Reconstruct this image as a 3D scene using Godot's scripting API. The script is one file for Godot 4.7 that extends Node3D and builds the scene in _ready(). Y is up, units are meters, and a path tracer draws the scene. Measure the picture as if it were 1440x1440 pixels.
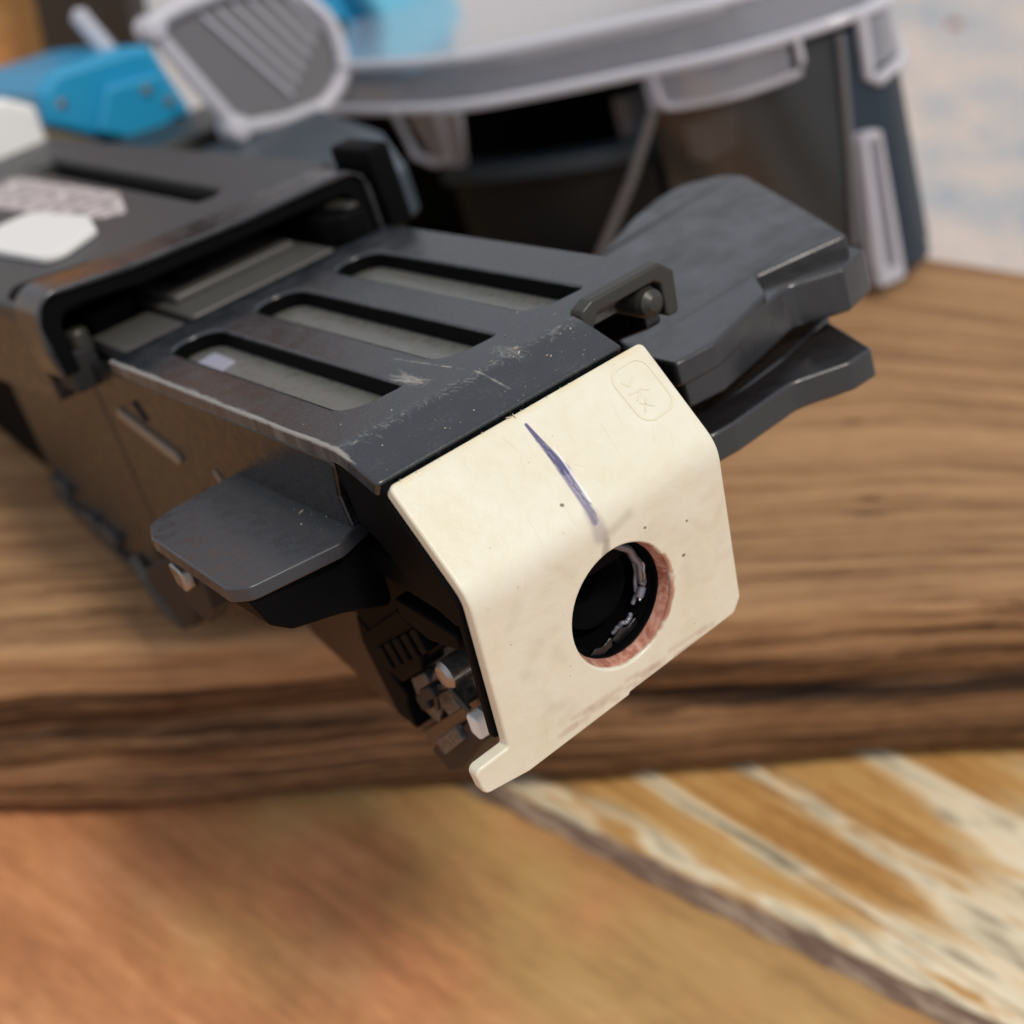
extends Node3D
# A worn collated screwdriver nose lying across a dark plank on a workbench.
# Tool parts are modelled in millimetres in the tool's own frame:
# x across the nose, y out of its top cover, z towards the tip.

const MM := 0.001
const BASE := Vector3(15.1, -58.4, -74.4)      # where the tool meets the plank, tool frame
var tool_basis := Basis(Vector3(0.77434, 0.08817, -0.62660), Vector3(-0.28089, 0.93524, -0.21553), Vector3(0.56701, 0.34290, 0.74895))
var tool_zero := Vector3(-0.04595, 0.07880, -0.20738)
var mats := {}
var cream_profile: Array = []
var cover_profile: Array = []
var rng := RandomNumberGenerator.new()


func _ready() -> void:
	rng.seed = 7
	setup_view()
	make_materials()
	cream_profile = bend_table(74.66, -3.0, [[0.0, 51.2], [13.4, 51.2], [19.2, 98.55], [60.0, 98.55]], 0.0)
	cover_profile = bend_table(-20.0, 0.0, [[-20.0, 0.0], [63.0, 0.0], [66.6, 20.0], [72.0, 20.0], [75.5, 51.2], [90.0, 51.2]], -20.0)
	build_bench()
	build_plank()
	build_background()
	build_tool()
	build_sawdust()


func setup_view() -> void:
	var cam := Camera3D.new()
	cam.name = "camera"
	cam.fov = 36.2435
	cam.near = 0.01
	cam.far = 20.0
	cam.position = Vector3(0, 0.215, 0)
	cam.rotation_degrees = Vector3(-40, 0, 0)
	var lens := CameraAttributesPhysical.new()
	lens.frustum_focal_length = 36.67
	lens.exposure_aperture = 11.0
	lens.frustum_focus_distance = 0.193
	lens.frustum_near = 0.01
	lens.frustum_far = 20.0
	cam.attributes = lens
	cam.keep_aspect = Camera3D.KEEP_HEIGHT
	add_child(cam)
	cam.current = true
	var env := Environment.new()
	env.background_mode = Environment.BG_SKY
	var sky := Sky.new()
	var sm := ProceduralSkyMaterial.new()
	sm.sky_top_color = Color(0.90, 0.91, 0.95)
	sm.sky_horizon_color = Color(0.86, 0.89, 0.93)
	sm.sky_curve = 0.25
	sm.ground_bottom_color = Color(0.30, 0.26, 0.22)
	sm.ground_horizon_color = Color(0.55, 0.53, 0.50)
	sky.sky_material = sm
	env.sky = sky
	env.background_energy_multiplier = 0.82
	env.tonemap_mode = Environment.TONE_MAPPER_LINEAR
	env.tonemap_exposure = 0.91
	env.sdfgi_enabled = true
	env.ssao_enabled = true
	env.ssil_enabled = true
	var we := WorldEnvironment.new()
	we.name = "world_environment"
	we.environment = env
	add_child(we)
	var sun := DirectionalLight3D.new()
	sun.name = "sun"
	sun.light_energy = 0.6
	sun.light_color = Color(1.0, 0.97, 0.92)
	sun.light_angular_distance = 10.0
	sun.shadow_enabled = true
	add_child(sun)
	sun.look_at_from_position(Vector3.ZERO, Vector3(-0.32, -1.0, -0.38))


# ---------------------------------------------------------------- materials

func stretched(w: int, h: int, sw: int, sh: int, seed_: int, freq: float) -> PackedByteArray:
	var n := FastNoiseLite.new()
	n.seed = seed_
	n.frequency = freq
	n.fractal_octaves = 4
	var im := n.get_image(sw, sh)
	im.convert(Image.FORMAT_L8)
	im.resize(w, h, Image.INTERPOLATE_CUBIC)
	return im.get_data()


func ramp_lut(stops: Array) -> PackedByteArray:
	var lut := PackedByteArray()
	lut.resize(768)
	for i in 256:
		var t := i / 255.0
		var c: Color = stops[stops.size() - 1][1]
		for k in stops.size() - 1:
			if t <= stops[k + 1][0]:
				var a: float = stops[k][0]
				var b: float = stops[k + 1][0]
				c = (stops[k][1] as Color).lerp(stops[k + 1][1], clampf((t - a) / (b - a), 0, 1))
				break
		lut[i * 3] = int(c.r * 255)
		lut[i * 3 + 1] = int(c.g * 255)
		lut[i * 3 + 2] = int(c.b * 255)
	return lut


func blend_noise(w: int, h: int, layers: Array) -> PackedByteArray:
	var out := PackedByteArray()
	out.resize(w * h)
	var acc := PackedFloat32Array()
	acc.resize(w * h)
	for l in layers:
		var d: PackedByteArray = stretched(w, h, l[0], l[1], l[2], l[3])
		var wt: float = l[4]
		for i in w * h:
			acc[i] += d[i] * wt
	for i in w * h:
		out[i] = clampi(int(acc[i]), 0, 255)
	return out


func colored(w: int, h: int, v: PackedByteArray, stops: Array) -> Image:
	var lut := ramp_lut(stops)
	var out := PackedByteArray()
	out.resize(w * h * 3)
	for i in w * h:
		var k := v[i] * 3
		out[i * 3] = lut[k]
		out[i * 3 + 1] = lut[k + 1]
		out[i * 3 + 2] = lut[k + 2]
	return Image.create_from_data(w, h, false, Image.FORMAT_RGB8, out)


func grey_tex(w: int, h: int, v: PackedByteArray) -> ImageTexture:
	return ImageTexture.create_from_image(Image.create_from_data(w, h, false, Image.FORMAT_L8, v))


func std(albedo: Color, rough: float, metal := 0.0) -> StandardMaterial3D:
	var m := StandardMaterial3D.new()
	m.albedo_color = albedo
	m.roughness = rough
	m.metallic = metal
	return m


func lin(r: float, g: float, b: float) -> Color:
	return Color(r, g, b).linear_to_srgb()


func wood_mat(v: PackedByteArray, w: int, h: int, stops: Array, relief: float, rough: float) -> StandardMaterial3D:
	var m := StandardMaterial3D.new()
	m.albedo_texture = ImageTexture.create_from_image(colored(w, h, v, stops))
	m.roughness = rough
	m.metallic_specular = 0.3
	m.heightmap_enabled = true
	m.heightmap_texture = grey_tex(w, h, v)
	m.heightmap_scale = relief
	return m


func make_materials() -> void:
	# dark plank: long streaks along u
	var v := blend_noise(1024, 1024, [[10, 1024, 11, 0.07, 0.30], [6, 1024, 12, 0.03, 0.24], [30, 1024, 13, 0.2, 0.36], [100, 1024, 15, 0.35, 0.2], [40, 160, 14, 0.05, 0.12]])
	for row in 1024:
		# the front is coloured darker than the top, with a pale arris and a black groove
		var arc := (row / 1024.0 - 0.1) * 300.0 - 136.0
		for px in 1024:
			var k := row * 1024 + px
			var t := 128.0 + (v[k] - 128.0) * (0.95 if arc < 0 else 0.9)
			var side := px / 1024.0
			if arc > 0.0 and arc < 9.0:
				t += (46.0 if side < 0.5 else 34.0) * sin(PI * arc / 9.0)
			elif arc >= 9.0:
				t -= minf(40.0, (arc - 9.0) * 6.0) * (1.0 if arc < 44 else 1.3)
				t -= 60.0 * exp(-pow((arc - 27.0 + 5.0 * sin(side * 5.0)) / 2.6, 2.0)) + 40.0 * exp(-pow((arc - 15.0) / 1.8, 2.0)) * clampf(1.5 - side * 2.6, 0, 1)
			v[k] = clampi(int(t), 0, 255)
	# drying cracks and two small knots
	for i in 26:
		var row := rng.randi_range(330, 760)
		var px := rng.randi_range(150, 860)
		var len_ := rng.randi_range(20, 130)
		for q in len_:
			var w := 1 + int(1.6 * sin(PI * q / len_))
			for e in range(-w, w + 1):
				var k := (row + e + int(2.0 * sin(q * 0.06 + i))) * 1024 + px + q
				v[k] = int(v[k] * (0.62 if absi(e) < w else 0.82))
	for knot in [[960, 566, 6]]:
		for dy in range(-40, 41):
			for dx in range(-60, 61):
				var rr := sqrt(pow(dx / 2.6, 2.0) + dy * dy) / knot[2] as float
				if rr < 3.0:
					var k: int = (knot[1] + dy) * 1024 + knot[0] + dx
					v[k] = clampi(int(lerpf(40.0 + 26.0 * sin(rr * 7.0), v[k], smoothstep(0.5, 3.0, rr))), 0, 255)
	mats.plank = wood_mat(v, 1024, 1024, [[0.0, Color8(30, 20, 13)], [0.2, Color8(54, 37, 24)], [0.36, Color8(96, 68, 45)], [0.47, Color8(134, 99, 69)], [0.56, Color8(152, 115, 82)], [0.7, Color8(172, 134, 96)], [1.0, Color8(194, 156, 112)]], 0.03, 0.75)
	v = blend_noise(768, 768, [[80, 768, 21, 0.03, 0.22], [260, 330, 22, 0.016, 0.38], [300, 768, 23, 0.08, 0.16], [500, 768, 24, 0.05, 0.14]])
	var warm := ramp_lut([[0.0, Color8(150, 100, 66)], [0.3, Color8(182, 122, 78)], [0.46, Color8(200, 136, 90)], [0.56, Color8(210, 146, 100)], [0.74, Color8(220, 162, 118)], [1.0, Color8(234, 188, 148)]])
	var tan_ := ramp_lut([[0.0, Color8(140, 106, 66)], [0.3, Color8(172, 134, 82)], [0.46, Color8(188, 148, 92)], [0.56, Color8(192, 152, 96)], [0.74, Color8(204, 168, 112)], [1.0, Color8(216, 186, 138)]])
	var fleck := stretched(768, 768, 300, 200, 25, 0.012)
	var raw := PackedByteArray()
	raw.resize(768 * 768 * 3)
	for row in 768:
		for px in 768:
			var i := row * 768 + px
			var drift := clampf((row / 768.0 - 0.52) * 2.6 + (fleck[i] - 128.0) / 150.0, 0, 1)
			var dirt := clampf((row / 768.0 - 0.93) * 16.0 + (v[i] - 128.0) / 160.0, 0, 1) * 0.55 if row > 690 else 0.0
			for c in 3:
				raw[i * 3 + c] = int((1.0 - dirt * [0.42, 0.48, 0.5][c]) * lerpf(warm[v[i] * 3 + c], tan_[v[i] * 3 + c], drift))
	mats.orange_wood = StandardMaterial3D.new()
	mats.orange_wood.albedo_texture = ImageTexture.create_from_image(Image.create_from_data(768, 768, false, Image.FORMAT_RGB8, raw))
	mats.orange_wood.roughness = 0.6
	mats.smeared_wood = smeared_material()
	mats.bench_end = mats.orange_wood.duplicate()
	mats.bench_end.uv1_scale = Vector3(1 / 150.0, 1 / 240.0, 1)
	mats.grime_fill = StandardMaterial3D.new()
	mats.grime_fill.albedo_texture = ImageTexture.create_from_image(colored(256, 256, blend_noise(256, 256, [[256, 256, 26, 0.03, 0.5], [256, 256, 27, 0.1, 0.5]]), [[0.0, Color8(92, 70, 58)], [0.45, Color8(124, 100, 84)], [0.62, Color8(156, 134, 114)], [1.0, Color8(196, 178, 152)]]))
	mats.grime_fill.roughness = 0.9
	mats.grime_fill.uv1_scale = Vector3(1 / 210.0, 1 / 34.0, 1)
	mats.grime_fill.uv1_offset = Vector3(0.3, 0.1, 0)
	mats.seam = std(Color8(52, 42, 34), 0.9)
	v = blend_noise(512, 512, [[256, 256, 41, 0.012, 0.55], [512, 512, 42, 0.05, 0.5]])
	var conc := colored(512, 512, v, [[0.0, Color8(138, 142, 148)], [0.36, Color8(166, 170, 174)], [0.5, Color8(184, 180, 178)], [0.64, Color8(198, 184, 174)], [1.0, Color8(214, 202, 190)]])
	mats.concrete = StandardMaterial3D.new()
	mats.concrete.albedo_texture = ImageTexture.create_from_image(conc)
	mats.concrete.roughness = 0.9
	mats.concrete.heightmap_enabled = true
	mats.concrete.heightmap_texture = grey_tex(512, 512, v)
	mats.concrete.heightmap_scale = 0.1

	# black plastic with dust and handling wear
	v = blend_noise(512, 512, [[512, 512, 51, 0.02, 0.5], [512, 512, 52, 0.15, 0.5]])
	var rough := grey_tex(512, 512, v)
	var smudge := grey_tex(512, 512, blend_noise(512, 512, [[512, 512, 53, 0.008, 0.5], [512, 512, 54, 0.03, 0.3], [512, 60, 55, 0.2, 0.2]]))
	var grime := colored(512, 512, v, [[0.0, Color8(22, 22, 24)], [0.55, Color8(34, 34, 36)], [0.68, Color8(50, 49, 48)], [0.78, Color8(92, 88, 82)], [1.0, Color8(120, 114, 106)]])
	for which in [["black", 0.72], ["gloss", 0.52]]:
		var m := StandardMaterial3D.new()
		m.albedo_texture = ImageTexture.create_from_image(grime)
		m.roughness = which[1]
		m.roughness_texture = rough
		m.uv1_triplanar = true
		m.uv1_scale = Vector3.ONE * 28.0
		m.heightmap_enabled = true
		m.heightmap_texture = rough
		m.heightmap_scale = 0.006
		mats[which[0]] = m
	mats.satin = std(Color8(34, 33, 35), 0.54)
	mats.satin.roughness_texture = smudge
	mats.satin.uv1_triplanar = true
	mats.satin.uv1_scale = Vector3.ONE * 16.0
	mats.satin.metallic_specular = 0.72
	mats.lever = std(Color8(54, 55, 59), 0.66)
	mats.lever.roughness_texture = rough
	mats.lever.metallic_specular = 0.6
	mats.lever.uv1_triplanar = true
	mats.lever.uv1_scale = Vector3.ONE * 28.0
	mats.roof = std(Color8(46, 45, 45), 0.5)
	mats.roof.metallic_specular = 0.75
	mats.roof.heightmap_enabled = true
	mats.roof.heightmap_texture = rough
	mats.roof.heightmap_scale = 0.004
	mats.roof.uv1_triplanar = true
	mats.roof.uv1_scale = Vector3.ONE * 28.0
	mats.step = std(Color8(92, 90, 87), 0.36, 0.1)
	mats.rub = std(Color8(134, 118, 100), 0.5)
	mats.worn_grey = mats.black.duplicate()
	mats.worn_grey.albedo_color = Color(1.9, 1.85, 1.75)
	mats.worn_grey.uv1_scale = Vector3.ONE * 90.0
	mats.pitch = std(Color8(12, 12, 13), 0.55)
	mats.pitch.metallic_specular = 0.16
	mats.gloss.metallic_specular = 0.6
	mats.gloss.albedo_color = Color(0.72, 0.72, 0.74)
	mats.black.metallic_specular = 0.65
	mats.brown = std(Color8(34, 27, 22), 0.4)
	mats.dark = std(Color8(20, 20, 21), 0.6)
	mats.void_black = std(Color8(8, 8, 9), 0.8)
	mats.void_black.metallic_specular = 0.2
	mats.cover = cover_material()
	mats.cream = cream_material()
	mats.cream_plain = std(Color8(232, 224, 200), 0.42)
	v = blend_noise(256, 256, [[256, 256, 61, 0.03, 0.5], [256, 256, 62, 0.12, 0.5]])
	mats.worn_red = StandardMaterial3D.new()
	mats.worn_red.albedo_texture = ImageTexture.create_from_image(colored(256, 256, v, [[0.0, Color8(120, 68, 56)], [0.4, Color8(172, 108, 90)], [0.56, Color8(208, 152, 130)], [1.0, Color8(234, 208, 198)]]))
	mats.worn_red.roughness = 0.4
	mats.worn_red.uv1_triplanar = true
	mats.worn_red.uv1_scale = Vector3.ONE * 34.0
	mats.metal = std(Color8(168, 166, 164), 0.32, 0.9)
	mats.metal.roughness_texture = rough
	mats.metal.roughness = 0.7
	mats.metal.uv1_triplanar = true
	mats.metal.uv1_scale = Vector3.ONE * 40.0
	mats.liner = std(Color8(128, 126, 136), 0.2, 0.3)
	mats.highlight_pale = std(Color8(168, 168, 184), 0.25)
	mats.floor_plate = std(Color8(122, 122, 117), 0.4, 0.35)
	mats.floor_plate.roughness_texture = rough
	mats.floor_plate.roughness = 0.75
	mats.floor_plate.uv1_triplanar = true
	mats.floor_plate.uv1_scale = Vector3.ONE * 40.0
	mats.bracket = std(Color8(58, 56, 51), 0.4, 0.2)
	mats.teal = std(Color8(34, 150, 196), 0.34)
	mats.teal_light = std(Color8(110, 188, 214), 0.45)
	mats.white_pad = std(Color8(236, 234, 230), 0.6)
	v = blend_noise(256, 256, [[256, 256, 71, 0.03, 0.6], [256, 256, 72, 0.09, 0.4]])
	mats.label = StandardMaterial3D.new()
	mats.label.albedo_texture = ImageTexture.create_from_image(colored(256, 256, v, [[0.0, Color8(112, 108, 104)], [0.42, Color8(150, 144, 142)], [0.55, Color8(208, 190, 192)], [0.68, Color8(222, 214, 212)], [1.0, Color8(236, 232, 230)]]))
	mats.label.roughness = 0.5
	mats.label.uv1_triplanar = true
	mats.label.uv1_scale = Vector3.ONE * 30.0
	mats.milky = std(Color8(214, 211, 208), 0.3)
	mats.frosted = std(Color8(228, 226, 234, 165), 0.3)
	mats.frosted.transparency = BaseMaterial3D.TRANSPARENCY_ALPHA
	mats.clear = std(Color8(216, 216, 226, 52), 0.08)
	mats.clear.transparency = BaseMaterial3D.TRANSPARENCY_ALPHA
	mats.drum_inner = std(Color8(38, 39, 44), 0.5)
	mats.rim_clear = std(Color8(236, 236, 244, 140), 0.08)
	mats.rim_clear.transparency = BaseMaterial3D.TRANSPARENCY_ALPHA
	mats.lid_clear = std(Color8(226, 226, 232, 60), 0.1)
	mats.lid_clear.transparency = BaseMaterial3D.TRANSPARENCY_ALPHA
	mats.smoky = std(Color8(62, 58, 52, 100), 0.12)
	mats.smoky.transparency = BaseMaterial3D.TRANSPARENCY_ALPHA
	mats.cup_grey = std(Color8(112, 110, 112), 0.3)
	mats.ledge_grey = std(Color8(60, 70, 78), 0.4)
	mats.drum_dark = std(Color8(34, 46, 58), 0.3)
	mats.post_dark = std(Color8(62, 52, 44), 0.7)
	mats.crumb = std(Color8(196, 186, 166), 0.9)


func smeared_material() -> StandardMaterial3D:
	# amber boards with filler smeared along their joints; u runs from -200 to 40 mm, v from 150 to 310 mm
	var w := 1024
	var h := 680
	var v := blend_noise(w, h, [[50, h, 31, 0.05, 0.5], [160, 300, 32, 0.015, 0.3], [300, h, 33, 0.1, 0.26]])
	var patch := stretched(w, h, 70, 420, 34, 0.022)
	var lump := stretched(w, h, 170, 600, 35, 0.05)
	var lut := ramp_lut([[0.0, Color8(116, 82, 48)], [0.35, Color8(168, 122, 68)], [0.5, Color8(190, 142, 82)], [0.7, Color8(202, 160, 100)], [1.0, Color8(214, 180, 126)]])
	var raw := PackedByteArray()
	raw.resize(w * h * 3)
	for row in h:
		for px in w:
			var i := row * w + px
			var u := px / 1024.0 * 240.0 - 200.0
			var q := row / 680.0 * 160.0 + 150.0
			var n1 := (patch[i] - 128.0) / 64.0
			var n2 := (lump[i] - 128.0) / 64.0
			var d1 := q - (173.8 + 0.124 * (u + 120.0)) - 5.4 - n1 * 1.5
			var d2 := q - (195.5 - 0.037 * (u + 120.0)) - n1 * 0.8
			var d3 := q - (213.5 - 0.12 * (u + 120.0)) - 1.0 - n1 * 1.5
			var d4 := q - (236.0 - 0.1 * (u + 120.0)) - n1 * 2.0
			var smear := exp(-d1 * d1 / 13.0) * (1.0 + 0.6 * n2) + exp(-d2 * d2 / 5.0) * (1.0 + 0.4 * n2) + exp(-d3 * d3 / 14.0) * (0.95 + 0.6 * n2) + exp(-d4 * d4 / 26.0) * 1.2
			smear += clampf((u + 68.0) / 26.0, 0, 1) * clampf(0.75 + n1 * 0.5 + n2 * 0.4, 0, 1) * 0.8
			smear = smoothstep(0.05, 1.0, smear) * clampf(0.92 + 0.12 * n2 + 0.14 * (v[i] - 128.0) / 64.0, 0, 0.97)
			var joint := exp(-pow((d1 + 4.6 + n2 * 0.6) / 1.5, 2.0)) * 0.75
			var grey := clampf(n2 * 1.0 - 0.35, 0, 1) * clampf(smear * 1.3, 0, 1) * 0.6
			var tone := [236.0 - 14.0 * n2, 224.0 - 15.0 * n2, 196.0 - 18.0 * n2]
			var ash := [148.0, 136.0, 116.0]
			for c in 3:
				var a := lerpf(lut[v[i] * 3 + c], tone[c], smear)
				raw[i * 3 + c] = clampi(int(lerpf(lerpf(a, ash[c], grey), [122.0, 96.0, 80.0][c], joint)), 0, 255)
	var m := StandardMaterial3D.new()
	m.albedo_texture = ImageTexture.create_from_image(Image.create_from_data(w, h, false, Image.FORMAT_RGB8, raw))
	m.roughness = 0.75
	m.metallic_specular = 0.3
	m.uv1_scale = Vector3(1 / 240.0, 1 / 160.0, 1)
	m.uv1_offset = Vector3(200.0 / 240.0, -150.0 / 160.0, 0)
	return m


func stroke(im: Image, scale: float, off: Vector2, a: Vector2, b: Vector2, ra: float, rb: float, c: Color, soft := 0.35) -> void:
	# a tapering smear from a to b in millimetres, blended over the image
	var lo := Vector2(minf(a.x, b.x), minf(a.y, b.y)) - Vector2.ONE * (maxf(ra, rb) + soft)
	var hi := Vector2(maxf(a.x, b.x), maxf(a.y, b.y)) + Vector2.ONE * (maxf(ra, rb) + soft)
	var d := b - a
	for py in range(maxi(0, int((lo.y - off.y) * scale)), mini(im.get_height(), int((hi.y - off.y) * scale) + 1)):
		for px in range(maxi(0, int((lo.x - off.x) * scale)), mini(im.get_width(), int((hi.x - off.x) * scale) + 1)):
			var p := Vector2(px, py) / scale + off
			var t := clampf((p - a).dot(d) / maxf(d.length_squared(), 1e-6), 0, 1)
			var dist := p.distance_to(a + d * t) - lerpf(ra, rb, t)
			var k := clampf(1.0 - dist / soft, 0, 1) * c.a
			if k > 0:
				var old := im.get_pixel(px, py)
				im.set_pixel(px, py, old.lerp(Color(c.r, c.g, c.b), k))


func cream_material() -> StandardMaterial3D:
	# 52 x 52 mm of aged cream coating, 20 pixels per millimetre
	var n := 1024
	var sc := n / 52.0
	var off := Vector2(-8, -3)
	var v := blend_noise(n, n, [[n, n, 81, 0.004, 0.6], [n, n, 82, 0.02, 0.28], [n, n, 83, 0.12, 0.14]])
	var im := colored(n, n, v, [[0.0, Color8(226, 217, 188)], [0.35, Color8(231, 223, 198)], [0.6, Color8(234, 227, 205)], [1.0, Color8(238, 232, 214)]])
	# faintly yellower along the worn borders
	for i in 40:
		var u := rng.randf_range(0, 40)
		stroke(im, sc, off, Vector2(u, 0.2), Vector2(u + rng.randf_range(0.5, 3), 0.4), 0.1, 0.1, Color(0.90, 0.84, 0.66, 0.16), 0.5)
	# the pen line down the middle
	for k in 3:
		stroke(im, sc, off, Vector2(19.5, 1.9), Vector2(20.0 + 0.12 * k, 9.2), 0.03, 0.46, Color(0.29, 0.28, 0.44, 0.7), 0.25)
		stroke(im, sc, off, Vector2(20.0 + 0.12 * k, 8.8), Vector2(19.6, 16.4), 0.46, 0.22, Color(0.36, 0.34, 0.50, 0.5 - 0.13 * k), 0.4)
	for i in 40:
		var q := rng.randf_range(3.0, 16.0)
		var e := Vector2(19.55 + 0.03 * q + rng.randf_range(-0.4, 0.4), q)
		stroke(im, sc, off, e, e + Vector2(0.04, rng.randf_range(0.3, 1.2)), 0.02, 0.02, Color(0.86, 0.83, 0.8, 0.4) if i % 3 else Color(0.2, 0.2, 0.34, 0.5), 0.08)
	stroke(im, sc, off, Vector2(20.75, 6.0), Vector2(20.5, 14.0), 0.03, 0.13, Color(0.96, 0.95, 0.93, 0.85), 0.16)  # highlight painted along the right of the pen line
	stroke(im, sc, off, Vector2(19.6, 15.0), Vector2(19.8, 18.5), 0.3, 0.7, Color(0.62, 0.58, 0.60, 0.45), 0.8)
	stroke(im, sc, off, Vector2(20.5, 19.0), Vector2(24.5, 18.0), 0.2, 0.1, Color(0.56, 0.52, 0.44, 0.2), 0.9)
	stroke(im, sc, off, Vector2(20.0, 21.3), Vector2(20.4, 19.8), 0.3, 0.2, Color(0.55, 0.51, 0.46, 0.5), 0.6)
	# rust-coloured worn lip of the hole
	for i in 60:
		var a := rng.randf_range(-1.9, 1.7)
		var p := Vector2(21.0, 30.3) + Vector2(cos(a), sin(a)) * rng.randf_range(8.0, 8.5)
		var q := Vector2(21.0, 30.3) + Vector2(cos(a + 0.15), sin(a + 0.15)) * rng.randf_range(8.0, 8.4)
		stroke(im, sc, off, p, q, 0.08, 0.12, Color(0.66, 0.45, 0.36, 0.38), 0.4)
	# specks, scuffs and greasy smears
	for d in [[31.6, 28.6, 0.12], [26.4, 21.2, 0.06], [17.0, 12.6, 0.12], [33.0, 24.0, 0.04]]:
		stroke(im, sc, off, Vector2(d[0], d[1]), Vector2(d[0] + 0.1, d[1] + 0.05), d[2], d[2], Color(0.40, 0.34, 0.28, 0.85), 0.18)
	for i in 40:
		var p := Vector2(rng.randf_range(1, 39), rng.randf_range(18, 43))
		var dirn := Vector2(rng.randf_range(-2.5, 2.5), rng.randf_range(-2.5, 2.5))
		stroke(im, sc, off, p, p + dirn, 0.05, rng.randf_range(0.1, 0.6), Color(0.66, 0.61, 0.52, rng.randf_range(0.03, 0.10)), 0.9)
	for i in 50:
		var p := Vector2(rng.randf_range(1, 39), rng.randf_range(1, 42))
		var dirn := Vector2(rng.randf_range(-1.2, 1.2), rng.randf_range(0.5, 5.0))
		stroke(im, sc, off, p, p + dirn, 0.015, 0.01, Color(0.98, 0.96, 0.9, rng.randf_range(0.1, 0.4)) if i % 2 else Color(0.6, 0.55, 0.47, rng.randf_range(0.04, 0.16)), 0.07)
	for i in 14:
		var p := Vector2(rng.randf_range(0, 40), rng.randf_range(0, 43))
		stroke(im, sc, off, p, p, rng.randf_range(0.01, 0.05), 0.02, Color(0.45, 0.38, 0.28, rng.randf_range(0.15, 0.6)), 0.12)
	for i in 26:
		var u := rng.randf_range(6, 34)
		var w := rng.randf_range(-1.0, 1.0)
		stroke(im, sc, off, Vector2(u, 42.3 + w), Vector2(u + rng.randf_range(0.5, 3), 42.4 + w), 0.1, 0.2, Color(0.72, 0.60, 0.54, 0.25), 0.5)
	var m := StandardMaterial3D.new()
	m.albedo_texture = ImageTexture.create_from_image(im)
	m.uv1_scale = Vector3(1 / 52.0, 1 / 52.0, 1)
	m.uv1_offset = Vector3(8 / 52.0, 3 / 52.0, 0)
	m.texture_repeat = false
	m.roughness = 0.4
	m.clearcoat_enabled = true
	m.clearcoat = 0.35
	m.clearcoat_roughness = 0.2
	m.heightmap_enabled = true
	m.heightmap_texture = grey_tex(n, n, v)
	m.heightmap_scale = 0.012
	return m


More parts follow.
